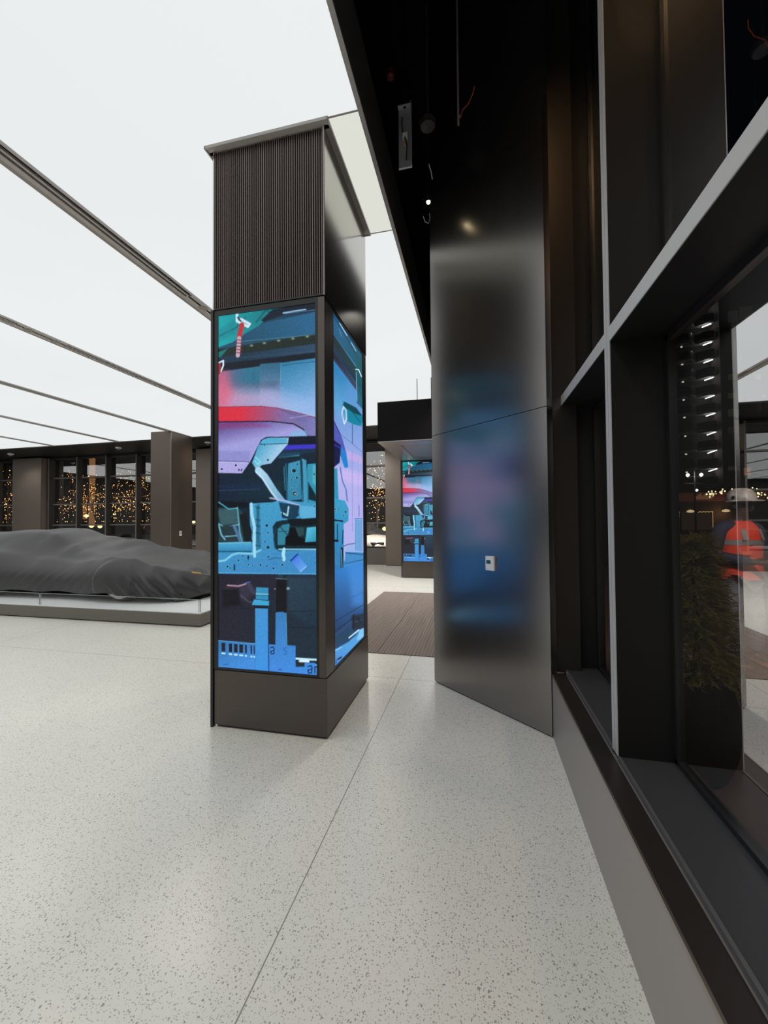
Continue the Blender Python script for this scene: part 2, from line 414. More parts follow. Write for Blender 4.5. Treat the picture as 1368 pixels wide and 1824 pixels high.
# pillars of the far facade and the free-standing one
def pillar(x0, x1, y0, y1, lab, top=HC, pm='pillar'):
    t = thing('bronze_pillar', lab, 'pillar', ((x0+x1)/2, (y0+y1)/2, 0), 'plain bronze pillars')
    box((x0, y0, .02), (x1, y1, top)).build('cladding', M[pm], t, bevel=.006)
    box((x0+.012, y0+.012, 0), (x1-.012, y1-.012, .03)).build('plinth_gap', M['black'], t)
    box((x1-.012, y0-.004, .02), (x1+.003, y0+.012, top)).build('corner_trim', M['bronze_light'], t)
    return t
pillar(-19.15, -17.6, 13.0, 13.5, 'wide bronze pillar on the far window wall at the left edge', 4.24)
pillar(-9.8, -9.06, 10.44, 11.38, 'free-standing bronze pillar behind the covered car', HC, 'pillar_dark')
pillar(-10.2, -8.7, 13.0, 13.5, 'bronze pillar on the far window wall just behind the free-standing pillar', 4.24)
pillar(-2.93, -1.5, 13.0, 13.5, 'bronze pillar on the far wall beside the entrance hood', 4.24)

# ------------------------------------------------------------------ ceiling tracks
for k, t in enumerate(tracks[:6]):
    names = ['nearest the column with twin air slots', 'second from the display column, with a gap in its slots', 'third from the display column', 'fourth from the display column', 'fifth from the display column', 'sixth from the display column']
    e = thing('ceiling_track', 'grey metal ceiling track, ' + names[k], 'ceiling track', (t, 4, HC), 'ceiling tracks')
    b = MB()
    x0, x1 = t-TW, t+TW
    b.box((x0, NY, HC-.012), (x0+.055, FY, HC+.04))
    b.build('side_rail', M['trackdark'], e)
    b = MB(); z0, z1 = HC-.022, HC+.05
    slots = [(NY+.2, 4.22), (5.35, 8.0), (8.9, 10.9)] if k == 0 else [(NY+.2, 4.25), (4.95, 7.55), (8.9, 11.1)]
    b.box((x0+.055, NY, z0), (x0+.105, FY, z1)); b.box((x1-.014, NY, z0), (x1, FY, z1)); b.box((x0+.134, NY, z0), (x0+.158, FY, z1))
    ys = [NY]
    for a, c in slots: ys += [a, c]
    ys.append(FY)
    for q in range(0, len(ys), 2): b.box((x0+.105, ys[q], z0), (x1-.014, ys[q+1], z1))
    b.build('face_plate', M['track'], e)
    for a, c in slots:
        box((x0+.105, a, z0+.02), (x0+.134, c, z0+.03)).build('air_slot', M['matte_black'], e); box((x0+.158, a, z0+.02), (x1-.014, c, z0+.03)).build('air_slot', M['matte_black'], e)
    for yy in ((4.5,) if k == 0 else (4.42, 4.8)):
        MB().lathe([(.055, 0), (.055, .006), (.045, .008)], (t+.035, yy, z0-.008), 20).build('speaker_disc', M['trackdark'], e)
        MB().lathe([(.060, 0), (.060, .006)], (t+.035, yy, z0-.004), 20).build('speaker_ring', M['track'], e)
    for yy in (-4.5, -1.4, 1.6, 4.5, 8.4) if k < 4 else (1.6, 8.4):
        spot('track_fill_light', (t+.03, yy, z0-.45), (t+.03, yy, 0), DOWN*.95, (1, .97, .92), 150, .8, .38)  # added fill under the tracks to raise the floor brightness

# ------------------------------------------------------------------ screen pictures (emissive pixels of the video wall)
def homog(src, dst):
    A = []
    for (x, y), (u, v) in zip(src, dst):
        A.append([x, y, 1, 0, 0, 0, -u*x, -u*y, -u]); A.append([0, 0, 0, x, y, 1, -v*x, -v*y, -v])
    _, _, V = np.linalg.svd(np.array(A, float)); return V[-1].reshape(3, 3)
def hexc(h): h = h.lstrip('#'); return np.array([int(h[i:i+2], 16)/255 for i in (0, 2, 4)])
class Paint:
    def __init__(s, W, H, corners):
        s.W, s.H = W, H
        Hm = homog([(0, 1), (1, 1), (1, 0), (0, 0)], corners)
        U, V = np.meshgrid(np.linspace(0, 1, W), np.linspace(0, 1, H))
        q = Hm @ np.stack([U.ravel(), V.ravel(), np.ones(U.size)])
        s.x = q[0]/q[2]; s.y = q[1]/q[2]; s.c = np.zeros((U.size, 3))
        s.rng = np.random.default_rng(3)
    def col(s, c, sel=None):
        if isinstance(c, str): return hexc(c)
        # gradient: (p0, c0, p1, c1, ...)
        p0, c0, p1, c1 = c
        d = np.array(p1, float)-np.array(p0, float)
        X = s.x if sel is None else s.x[sel]; Y = s.y if sel is None else s.y[sel]
        t = np.clip(((X-p0[0])*d[0]+(Y-p0[1])*d[1])/(d@d), 0, 1)[:, None]
        return hexc(c0)*(1-t)+hexc(c1)*t
    def poly(s, pts, c, soft=5, a=1.):
        P = np.array(pts, float)
        lo = P.min(0)-soft; hi = P.max(0)+soft
        sel = np.where((s.x > lo[0]) & (s.x < hi[0]) & (s.y > lo[1]) & (s.y < hi[1]))[0]
        if not len(sel): return
        X = s.x[sel]; Y = s.y[sel]; ins = np.zeros(len(sel), bool); dist = np.full(len(sel), 1e9)
        n = len(P)
        for i in range(n):
            x0, y0 = P[i]; x1, y1 = P[(i+1) % n]
            cond = ((y0 > Y) != (y1 > Y)); xi = (x1-x0)*(Y-y0)/((y1-y0) if y1 != y0 else 1e-9)+x0
            ins ^= cond & (X < xi)
            dx, dy = x1-x0, y1-y0; t = np.clip(((X-x0)*dx+(Y-y0)*dy)/(dx*dx+dy*dy+1e-9), 0, 1)
            dist = np.minimum(dist, np.hypot(X-x0-t*dx, Y-y0-t*dy))
        sd = np.where(ins, dist, -dist); al = np.clip(.5+sd/soft, 0, 1)[:, None]*a
        s.c[sel] = s.c[sel]*(1-al)+s.col(c, sel)*al
    def line(s, pts, wd, c, a=1., soft=4):
        P = np.array(pts, float); X, Y = s.x, s.y
        lo = P.min(0)-wd-soft; hi = P.max(0)+wd+soft
        sel = np.where((X > lo[0]) & (X < hi[0]) & (Y > lo[1]) & (Y < hi[1]))[0]
        if not len(sel): return
        X = X[sel]; Y = Y[sel]; dist = np.full(len(sel), 1e9)
        for i in range(len(P)-1):
            x0, y0 = P[i]; x1, y1 = P[i+1]; dx, dy = x1-x0, y1-y0
            t = np.clip(((X-x0)*dx+(Y-y0)*dy)/(dx*dx+dy*dy+1e-9), 0, 1)
            dist = np.minimum(dist, np.hypot(X-x0-t*dx, Y-y0-t*dy))
        al = np.clip(.5+(wd/2-dist)/soft, 0, 1)[:, None]*a
        s.c[sel] = s.c[sel]*(1-al)+s.col(c, sel)*al
    def blob(s, x, y, rx, ry, c, a=1., p=2.):
        d = ((s.x-x)/rx)**2+((s.y-y)/ry)**2; al = (np.exp(-d*p/2)*a)[:, None]
        s.c = s.c*(1-al)+hexc(c)*al
    def hole(s, x, y, r, c='#0c1c28', ring='#7cc4df'):
        if ring: s.line([(x-.1, y), (x+.1, y)], 2*r+8, ring, .6)
        s.line([(x-.1, y), (x+.1, y)], 2*r, c)
    def mesh(s, name, P0, P1, nrm):
        # P0 lower-left corner, P1 upper-right corner seen from the front
        P0 = np.array(P0); P1 = np.array(P1)
        U, V = np.meshgrid(np.linspace(0, 1, s.W), np.linspace(0, 1, s.H)); U = U.ravel(); V = V.ravel()
        co = np.empty((U.size, 3)); co[:, 0] = P0[0]+(P1[0]-P0[0])*U; co[:, 1] = P0[1]+(P1[1]-P0[1])*U; co[:, 2] = P0[2]+(P1[2]-P0[2])*V
        co[:, 0] = P0[0]+(P1[0]-P0[0])*U
        W, H = s.W, s.H
        i = (np.arange(H-1)[:, None]*W+np.arange(W-1)[None, :]).ravel()
        F = np.stack([i, i+1, i+W+1, i+W], 1)
        me = bpy.data.meshes.new(name)
        me.vertices.add(len(co)); me.vertices.foreach_set('co', co.ravel())
        me.loops.add(F.size); me.loops.foreach_set('vertex_index', F.ravel().astype(np.int32))
        me.polygons.add(len(F)); me.polygons.foreach_set('loop_start', (np.arange(len(F))*4).astype(np.int32))
        me.update(calc_edges=True); me.validate()
        ca = me.color_attributes.new('picture', 'FLOAT_COLOR', 'POINT')
        c = s.c + s.rng.normal(0, .018, s.c.shape[0])[:, None]
        c = np.clip(c, 0, 1); lin = np.where(c <= .04045, c/12.92, ((c+.055)/1.055)**2.4)
        ca.data.foreach_set('color', np.concatenate([lin, np.ones((len(lin), 1))], 1).ravel())
        return me
sm = bpy.data.materials.new('led_screen'); sm.use_nodes = True
_b = sm.node_tree.nodes['Principled BSDF']; _a = sm.node_tree.nodes.new('ShaderNodeAttribute'); _a.attribute_name = 'picture'
_b.inputs['Base Color'].default_value = (.01, .01, .012, 1); _b.inputs['Roughness'].default_value = .35; _b.inputs['Specular IOR Level'].default_value = .2
sm.node_tree.links.new(_a.outputs['Color'], _b.inputs['Emission Color']); _b.inputs['Emission Strength'].default_value = 1.05

K = lambda x, y: ((x-370)*4.56, (y-530)*4.56)
L = Paint(174, 560, [K(388, 560), K(561, 538), K(563, 1205), K(386, 1188)])
p = L
p.c[:] = hexc('#10283a')
p.poly([(60, 100), (900, -20), (900, 300), (60, 420)], ((200, 300), '#1c4a66', (870, 100), '#123048'))
p.poly([(60, 100), (690, 30), (620, 110), (470, 165), (400, 230), (290, 290), (200, 350), (60, 400)], ((80, 150), '#14a0a8', (600, 120), '#0a6a74'))
p.poly([(80, 250), (240, 150), (420, 120), (330, 230), (80, 350)], '#0c7f88', 30, .6)
p.line([(90, 300), (230, 230), (300, 150)], 10, '#0a5c66', .8, 10); p.line([(390, 190), (470, 90), (520, 130)], 14, '#075058', .8, 12)
p.poly([(430, 175), (520, 90), (900, 10), (900, 95), (620, 130), (450, 190)], '#0a1826', 12)
p.line([(610, 118), (790, 92)], 12, '#9cc6ea', .9); p.line([(620, 125), (870, 95)], 4, '#5f8fb8', .7)
p.poly([(285, 290), (460, 195), (900, 105), (900, 300), (280, 360)], ((300, 330), '#1a4a66', (800, 180), '#245f86'), 10)
p.poly([(60, 410), (900, 288), (900, 370), (60, 470)], '#1a2622', 8); p.line([(270, 345), (880, 296)], 5, '#6d8f80', .6)
for x, y in ((455, 362), (572, 343), (688, 327), (806, 312), (350, 380)): p.blob(x, y, 13, 8, '#b8c8a8', .8)
p.poly([(90, 470), (900, 368), (900, 440), (110, 525)], ((300, 460), '#163246', (870, 400), '#2a4660'), 8)
p.poly([(110, 525), (900, 440), (900, 492), (130, 585)], '#0b1420', 8); p.line([(260, 478), (880, 430)], 5, '#37536a', .7)
p.poly([(60, 440), (160, 400), (100, 470), (60, 480)], '#0e6f72', 6)
# mist above the bonnet
p.poly([(60, 600), (130, 585), (900, 488), (900, 1000), (60, 900)], ((80, 640), '#8a5f86', (300, 640), '#2c6c88'), 8)
p.poly([(420, 545), (900, 485), (900, 1000), (420, 950)], ((560, 560), '#2a7aa2', (700, 900), '#86aee0'), 10)
p.poly([(420, 530), (590, 520), (580, 900), (420, 900)], ((500, 560), '#2f6480', (500, 850), '#8a92bc'), 12)
p.poly([(180, 690), (560, 680), (560, 740), (180, 730)], '#35506c', 40, .6)
p.poly([(60, 720), (520, 740), (900, 900), (900, 1000), (60, 960)], ((100, 900), '#c98cae', (700, 900), '#93b4e2'), 130, .9)
p.poly([(70, 600), (150, 600), (190, 760), (150, 860), (70, 880)], '#d8607c', 90, .75)
p.line([(365, 560), (365, 700)], 8, '#2a5a70', .5, 10); p.line([(590, 525), (585, 700)], 5, '#7fb4d4', .5)
p.line([(600, 545), (870, 515)], 5, '#173c54', .8)
# ropes
p.line([(232, 120), (232, 180), (320, 225), (335, 205), (265, 165)], 22, '#d6e4f2', .95); p.line([(238, 150), (262, 180)], 12, '#0b2a44')
p.line([(272, 212), (250, 310)], 40, '#b82f36', 1.); p.line([(250, 320), (238, 460)], 34, '#b9a2b4')
for k in range(5): p.line([(228, 332+k*26), (270, 336+k*26)], 8, '#8c2630')
p.line([(80, 520), (120, 500), (120, 540), (95, 600)], 12, '#dfe4f4'); p.line([(85, 530), (88, 600)], 22, '#a02c34')
# bonnet
bonnet = [(60, 878), (430, 876), (560, 892), (700, 925), (900, 980), (900, 1125), (815, 1122), (770, 1062), (700, 1020), (500, 998), (60, 998)]
p.poly(bonnet, ((260, 940), '#d22a3e', (620, 990), '#77699f'), 5)
p.poly([(560, 895), (900, 985), (900, 1125), (815, 1120), (700, 960)], ((600, 920), '#5a5186', (860, 1060), '#7a7cb8'), 14, .8)
p.line([(60, 878), (430, 876), (560, 892), (700, 925), (880, 975)], 7, '#8c2440', .8); p.line([(660, 975), (880, 945)], 6, '#c2c0e8', .5)
p.poly([(60, 1003), (500, 1003), (690, 1026), (765, 1070), (822, 1132), (470, 1125), (425, 1150), (380, 1250), (335, 1330), (270, 1420), (60, 1414)], ((200, 1010), '#5b4a8c', (240, 1180), '#9c9ad6'), 5)
p.poly([(60, 1003), (330, 1003), (500, 1040), (60, 1060)], '#8a2f6c', 40, .6)
p.line([(60, 999), (500, 999), (690, 1022), (770, 1068), (815, 1130)], 9, '#17152c')
p.poly([(60, 1235), (340, 1240), (330, 1330), (60, 1318)], '#8080c0', 20, .6); p.line([(60, 1316), (325, 1328)], 6, '#565288'); p.line([(60, 1325), (320, 1336)], 5, '#d4d2f0', .9)
p.poly([(60, 1330), (325, 1338), (270, 1420), (60, 1414)], '#a9a4dc', 5)
for x, y in ((105, 1385), (220, 1355)): p.hole(x, y, 9, '#1a1838', '#d8d4f6')
p.line([(245, 1392), (246, 1394)], 14, '#1a1838'); p.line([(268, 1388), (264, 1400)], 9, '#1a1838')
p.poly([(700, 1075), (790, 1080), (815, 1130), (640, 1126)], '#7fb0dc', 10, .8)
# engine bay
p.poly([(335, 1335), (400, 1200), (470, 1128), (900, 1122), (900, 2260), (60, 2240), (60, 1422), (272, 1425)], '#0d2130', 6)
p.poly([(60, 1440), (600, 1500), (600, 1640), (60, 1620)], ((60, 1500), '#101c34', (600, 1600), '#0c3038'), 40, .9)
p.line([(60, 1560), (420, 1552)], 5, '#3a5a7c', .7); p.line([(60, 1530), (500, 1530)], 20, '#16284a', .8, 30)
p.poly([(60, 1640), (330, 1660), (330, 1700), (180, 1705), (60, 1690)], '#07101a', 12)
p.poly([(640, 1194), (900, 1188), (900, 1226), (610, 1236)], '#3b32c0', 14); p.poly([(650, 1130), (900, 1125), (900, 1190), (640, 1192)], '#0a1024', 5)
p.poly([(600, 1262), (740, 1255), (740, 1285), (560, 1300)], '#2c7a8e', 8); p.poly([(600, 1240), (900, 1230), (900, 1250), (560, 1300)], '#12304a', 12, .8)
lamp = [(440, 1150), (480, 1134), (652, 1135), (645, 1188), (508, 1342), (432, 1356), (388, 1395), (352, 1335), (372, 1285), (402, 1200)]
p.poly(lamp, ((400, 1180), '#3f9cc0', (540, 1280), '#9cc4e2'), 5); p.line([(420, 1186), (644, 1182)], 7, '#15506c'); p.poly([(425, 1165), (460, 1140), (640, 1140), (640, 1175), (430, 1180)], '#4fa6cc', 6)
p.line([(380, 1290), (420, 1330), (400, 1350), (375, 1320)], 12, '#7fe0ea', .8); p.hole(482, 1315, 8, '#0c2030', None); p.hole(455, 1195, 4, '#0c2030', None)
p.line([(405, 1400), (455, 1450), (530, 1570), (608, 1672)], 58, ((430, 1400), '#a8d0e8', (600, 1650), '#6fa4c8')); p.line([(388, 1412), (440, 1465), (510, 1575), (585, 1670)], 10, '#d4ecf6', .7)
p.poly([(648, 1345), (745, 1320), (758, 1640), (640, 1650)], ((650, 1340), '#3a8fb0', (750, 1640), '#2c7a9c'), 5)
p.poly([(758, 1305), (795, 1320), (810, 1680), (762, 1670)], '#3f93b6', 5); p.line([(762, 1330), (770, 1660)], 6, '#0c2a3c'); p.line([(630, 1350), (640, 1650)], 14, '#1f6480', .8); p.line([(612, 1370), (622, 1560)], 8, '#2f7f98', .8)
p.poly([(805, 1352), (900, 1345), (900, 1680), (812, 1690), (800, 1400)], '#3290ae', 6); p.poly([(812, 1500), (870, 1600), (880, 1660), (812, 1640)], '#072230', 8); p.poly([(850, 1360), (900, 1360), (900, 1560), (845, 1500)], '#54aec4', 10, .8)
for x, y, r in ((695, 1405, 16), (722, 1352, 7), (718, 1462, 9), (675, 1480, 6), (700, 1592, 18), (722, 1550, 5), (675, 1552, 5), (860, 1435, 7), (812, 1472, 4), (690, 1380, 4)): p.hole(x, y, r)
p.blob(704, 1594, 12, 9, '#b8e8f4', .8)
# frame castings
p.poly([(330, 1668), (520, 1660), (590, 1640), (900, 1680), (900, 2258), (60, 2238), (60, 1985), (340, 1988)], ((350, 1700), '#3f98c0', (500, 2200), '#3a86be'), 5)
p.poly([(60, 1700), (232, 1700), (300, 1760), (332, 1850), (352, 1985), (60, 1982)], '#1b3b40', 8); p.poly([(60, 1710), (225, 1712), (235, 1830), (100, 1840)], '#3a5a62', 14, .9)
p.line([(60, 1640), (160, 1712), (230, 1706)], 10, '#4a9cae'); p.poly([(248, 1760), (300, 1740), (352, 1900), (340, 1975), (290, 1975)], '#0c1618', 10)
p.line([(232, 1700), (250, 1900), (270, 1975)], 14, '#6db4cc', .7); p.line([(80, 1830), (130, 1862), (245, 1838)], 10, '#76c0d2', .8); p.poly([(100, 1850), (200, 1850), (230, 1970), (120, 1970)], '#20343a', 8)
p.line([(80, 1840), (100, 1920), (130, 1960)], 12, '#86c8e0', .8); p.line([(130, 1935), (225, 1930)], 9, '#7fc4d8', .8); p.line([(205, 1850), (255, 1970)], 26, '#5a82b8', .7)
p.poly([(290, 1950), (330, 1930), (355, 1975), (290, 1978)], '#0a1a20', 6)
p.poly([(385, 1680), (415, 1672), (425, 2040), (390, 2070), (380, 1900)], '#2a6e8c', 8, .8)
p.line([(345, 1672), (350, 1760), (372, 1860), (368, 2000), (372, 2100)], 24, '#9ad4ea'); p.line([(400, 1690), (402, 1990)], 7, '#12506c', .9)
for y in (1700, 1800, 1850, 1910, 2010): p.line([(385, y), (415, y+6)], 12, '#14465c', .7)
p.poly([(60, 1985), (345, 1988), (345, 2075), (60, 2068)], ((60, 1985), '#4aa6d0', (60, 2070), '#2c7cac'), 6); p.line([(60, 1988), (340, 1985)], 7, '#8ed4ec', .8)
p.line([(60, 2140), (130, 2130), (190, 2085), (240, 2072), (350, 2080), (420, 2050)], 16, '#90d8ec', .8, 10); p.line([(60, 2055), (340, 2060)], 9, '#174e74')
op = [(520, 1860), (548, 1820), (600, 1808), (900, 1790), (900, 2052), (570, 2060), (535, 2030)]
p.poly(op, '#0a2630', 8); p.poly([(560, 1880), (600, 1845), (660, 1835), (660, 1880), (630, 1950), (630, 2010), (560, 2010)], '#2f7c94', 8); p.poly([(640, 1798), (900, 1790), (900, 1840), (780, 1860), (660, 1850)], '#061418', 6)
p.poly([(800, 1870), (900, 1862), (900, 1985), (785, 1990)], ((790, 1880), '#5ac0dc', (880, 1960), '#2e90b0'), 8); p.poly([(700, 1868), (775, 1868), (775, 1930), (720, 1950)], '#27464c', 12)
p.poly([(655, 1868), (705, 1868), (730, 1940), (780, 1960), (780, 1990), (900, 1990), (900, 2018), (622, 2015), (624, 1945), (655, 1930)], '#03070b', 5)
p.line([(570, 2045), (900, 2050)], 12, '#88d2ea', .9); p.line([(545, 1870), (530, 1960), (545, 2040)], 10, '#123c48')
p.line([(560, 1900), (640, 1900)], 6, '#0e3a48', .8); p.line([(580, 1860), (640, 1930)], 10, '#0e3a48', .7)
p.line([(500, 1625), (620, 1650), (740, 1690)], 14, '#b8b4e4', .8); p.poly([(570, 1660), (740, 1690), (745, 1760), (700, 1800), (600, 1790)], '#123a52', 8); p.line([(595, 1745), (640, 1770), (650, 1700)], 14, '#a8d6e6', .9); p.line([(600, 1740), (600, 1780), (650, 1790)], 8, '#0a2030')
p.poly([(740, 1690), (870, 1700), (870, 1790), (760, 1800), (730, 1750)], '#5fb0d8', 10, .8)
for x, y, r in ((472, 1850, 11), (482, 1908, 6), (458, 1982, 6), (482, 2028, 13), (378, 1690, 4), (480, 1680, 4), (862, 1696, 5), (484, 2105, 8), (320, 2108, 10), (240, 2132, 7), (150, 2182, 8), (172, 2192, 6), (322, 2168, 6), (355, 2176, 5), (420, 2172, 8), (472, 2182, 7), (526, 2200, 8), (598, 2172, 8), (868, 2155, 5), (275, 2096, 6)): p.hole(x, y, r, '#0c2434', '#6cb8dc')
p.line([(207, 2170), (206, 2208)], 12, '#0c2434'); p.line([(320, 2090), (320, 2130)], 7, '#0c2434'); p.line([(612, 2045), (606, 2090), (612, 2130)], 26, '#a4dcec'); p.line([(490, 2130), (530, 2115), (600, 2120)], 7, '#1f5c86')
p.poly([(668, 2140), (722, 2088), (798, 2185), (745, 2235)], ((680, 2100), '#3f74d8', (760, 2200), '#5f9ce8'), 4); p.line([(668, 2140), (722, 2088)], 14, '#1c3c9c')
p.line([(745, 2232), (796, 2186)], 5, '#b8d8f8', .8)
p.line([(60, 2230), (900, 2250)], 8, '#62b4e0', .6)
# lower part
p.poly([(60, 2240), (900, 2258), (900, 3120), (60, 3120)], ((100, 2400), '#1f1d2a', (880, 2600), '#182a38'), 4)
p.poly([(440, 2250), (560, 2250), (570, 2340), (440, 2500)], '#241f30', 20, .6); p.poly([(640, 2270), (900, 2280), (900, 2700), (640, 2560)], ((640, 2300), '#2c4656', (870, 2600), '#1a3244'), 40, .7)
p.line([(80, 2525), (380, 2530)], 4, '#0c0c14', .8); p.line([(630, 2555), (880, 2552)], 4, '#0a141c', .8); p.line([(640, 2685), (880, 2690)], 5, '#08121a', .8); p.line([(840, 2560), (800, 2640)], 4, '#0a141c', .7)
p.poly([(140, 2350), (340, 2310), (375, 2400), (300, 2450), (120, 2430)], '#3a3448', 40, .7); p.poly([(110, 2370), (240, 2360), (260, 2500), (110, 2510)], '#0c0c14', 24, .9)
p.line([(150, 2335), (240, 2342), (300, 2325)], 11, '#d0a4b4', .8); p.line([(290, 2320), (330, 2312)], 12, '#5a6ab0', .8); p.line([(260, 2420), (320, 2470), (370, 2480)], 12, '#5a5a70', .6, 10); p.line([(330, 2340), (370, 2400)], 30, '#4a4a66', .5, 20)
p.poly([(548, 2290), (632, 2290), (632, 2560), (545, 2560)], '#0e0d14', 8); p.poly([(565, 2255), (600, 2258), (600, 2292), (565, 2290)], '#1c3a44', 5); p.blob(645, 2366, 12, 10, '#b8d4e0', .9); p.blob(538, 2368, 8, 6, '#a0c4d0', .7); p.line([(545, 2285), (635, 2290)], 5, '#7a9aa8', .8)
p.poly([(470, 2540), (560, 2560), (540, 2830), (480, 2820)], '#17202a', 14, .9)
p.poly([(375, 2525), (480, 2528), (482, 3060), (375, 3050)], ((375, 2530), '#3f8fcc', (480, 3000), '#3a8edc'), 4)
p.poly([(384, 2353), (485, 2358), (482, 2460), (380, 2458)], ((380, 2360), '#3690b8', (480, 2450), '#2a86b4'), 4); p.line([(384, 2408), (482, 2412)], 8, '#8cd0ea', .8); p.line([(384, 2418), (482, 2422)], 6, '#14506c', .8)
p.poly([(368, 2448), (490, 2462), (488, 2505), (348, 2498)], '#3aa0d0', 4); p.line([(368, 2450), (488, 2464)], 6, '#0d3a50'); p.line([(375, 2515), (480, 2520)], 14, '#0a1820')
p.poly([(542, 2560), (600, 2556), (626, 2570), (632, 2830), (705, 2836), (705, 3008), (900, 3012), (900, 3120), (480, 3080), (482, 2820), (540, 2825)], ((560, 2560), '#3478b4', (600, 3050), '#3f88dc'), 4)
p.line([(628, 2570), (634, 2828)], 6, '#5ab4d4', .8); p.line([(482, 2530), (486, 3050)], 8, '#123a70', .9)
p.poly([(60, 2780), (375, 2812), (375, 3060), (60, 3020)], ((100, 2800), '#2f70ac', (200, 3020), '#3f8ad8'), 4)
for x0, x1 in ((100, 130), (160, 186), (202, 230), (246, 275), (292, 306), (338, 350), (362, 372)):
    p.poly([(x0, 2804+(x0-100)*.1), (x1, 2806+(x0-100)*.1), (x1, 2876+(x0-100)*.1), (x0, 2872+(x0-100)*.1)], '#131820', 3)
    p.line([(x0+4, 2890+(x0-100)*.12), (x1-4, 2892+(x0-100)*.12)], 13, '#b4e8fa')
p.line([(60, 2785), (375, 2815)], 5, '#6cb8ea', .7)
# stencilled characters on the jig plates (a, 6, S, a, |)
p.line([(500, 2850), (522, 2842), (530, 2856), (528, 2898), (508, 2902), (500, 2880), (526, 2872)], 8, '#14284c')
p.line([(628, 2850), (612, 2856), (612, 2872), (630, 2884), (628, 2904), (606, 2906)], 8, '#2a64b0')
p.poly([(705, 2932), (900, 2946), (900, 2962), (705, 2950)], '#bfe6fa', 3); p.poly([(705, 2952), (900, 2964), (900, 3000), (705, 2985)], '#16222c', 3); p.line([(740, 2962), (810, 2966)], 18, '#d8f0fa'); p.line([(790, 2990), (880, 2996)], 12, '#7ec2ec')
p.poly([(780, 2975), (868, 2980), (868, 3120), (780, 3110)], '#3a88dc', 3)
p.line([(806, 3008), (830, 3000), (840, 3015), (838, 3058), (812, 3062), (806, 3036), (834, 3030)], 9, '#10284c'); p.line([(880, 3010), (864, 3012), (862, 3060)], 9, '#10284c')
p.line([(115, 2980), (148, 2984), (146, 2972)], 4, '#1c4478', .9); p.line([(565, 3028), (590, 3030)], 7, '#143a78', .9)

Rr = Paint(120, 520, [K(596, 568), K(647, 628), K(649, 1133), K(597, 1190)])
p = Rr
p.c[:] = hexc('#3a86bc')
p.poly([(1020, 100), (1280, 450), (1280, 620), (1020, 330)], ((1040, 250), '#1a5a84', (1250, 560), '#20586c'), 8); p.line([(1085, 245), (1142, 325)], 7, '#cfe6f8', .9); p.line([(1175, 372), (1215, 430)], 6, '#b8dcf4', .9)
p.line([(1035, 200), (1262, 520)], 6, '#0e2c44', .9); p.line([(1080, 290), (1100, 345)], 5, '#6aaad0', .7)
p.poly([(1020, 330), (1280, 640), (1280, 720), (1020, 420)], ((1040, 380), '#1c2c30', (1250, 680), '#24484c'), 6); p.poly([(1020, 410), (1280, 700), (1280, 760), (1020, 480)], '#20364c', 6); p.poly([(1020, 475), (1280, 770), (1280, 820), (1020, 540)], ((1040, 500), '#281c2c', (1250, 790), '#48506c'), 6)
p.poly([(1020, 540), (1280, 815), (1280, 2150), (1020, 2150)], ((1040, 620), '#3f8cc8', (1180, 1500), '#b0aee8'), 10)
p.poly([(1020, 540), (1150, 680), (1100, 1000), (1020, 900)], ((1040, 560), '#1f6ea6', (1060, 1000), '#6fb4e0'), 60, .8)
p.poly([(1212, 440), (1280, 520), (1280, 900), (1220, 850)], ((1240, 480), '#1c5a60', (1240, 840), '#1a5a6c'), 8, .85); p.line([(1212, 580), (1235, 575), (1258, 625)], 8, '#e0f0fc'); p.line([(1215, 600), (1222, 830)], 5, '#9cc8e4', .8)
p.poly([(1110, 862), (1215, 890), (1270, 960), (1255, 1030), (1190, 1030), (1135, 1010), (1100, 920)], '#15809c', 6); p.poly([(1120, 862), (1215, 890), (1265, 945), (1200, 940), (1110, 900)], '#0b4450', 8); p.line([(1150, 900), (1250, 1000)], 7, '#0a4a5c', .8)
p.line([(1112, 905), (1100, 960), (1118, 1040), (1136, 1000), (1132, 930), (1112, 905)], 12, '#d0dcf4'); p.blob(1118, 970, 16, 40, '#6aa0d0', .8); p.line([(1183, 1035), (1182, 1190)], 5, '#1c4a74', .9)
p.line([(1090, 1130), (1262, 1238)], 4, '#4a6ea8', .9); p.poly([(1110, 1240), (1280, 1290), (1280, 1340), (1120, 1320)], '#c8a8e0', 20, .7); p.poly([(1060, 1400), (1280, 1420), (1280, 1520), (1060, 1500)], '#c8b4ec', 40, .8)
p.line([(1180, 1240), (1180, 1900)], 4, '#7a86c8', .8); p.line([(1230, 1300), (1232, 1800)], 4, '#8a90cc', .6)
p.poly([(1020, 1020), (1062, 1080), (1098, 1150), (1130, 1262), (1146, 1375), (1125, 1395), (1085, 1300), (1020, 1240)], '#5058b0', 6); p.poly([(1090, 1230), (1132, 1270), (1148, 1385), (1120, 1395), (1095, 1330)], '#1c80cc', 8); p.line([(1035, 1035), (1085, 1130)], 5, '#1c2050')
p.poly([(1020, 1180), (1090, 1220), (1080, 1360), (1020, 1420)], '#141c44', 8); p.line([(1035, 1225), (1080, 1240)], 12, '#3430b8', .9)
p.line([(1085, 1400), (1100, 1500), (1130, 1570), (1140, 1660)], 10, '#4a70b4', .9); p.poly([(1020, 1420), (1060, 1410), (1070, 1660), (1020, 1660)], '#2a90b4', 8)
p.poly([(1020, 1655), (1120, 1660), (1150, 1720), (1148, 1820), (1110, 1850), (1110, 2230), (1020, 2240)], ((1030, 1680), '#3a9cc4', (1100, 2200), '#2a78b0'), 5)
for x, y, r in ((1045, 1740, 6), (1070, 1740, 5), (1125, 1750, 8), (1045, 1760, 4), (1110, 1780, 5), (1048, 2140, 5), (1050, 2100, 5), (1060, 2180, 4)): p.hole(x, y, r, '#0c2a3c')
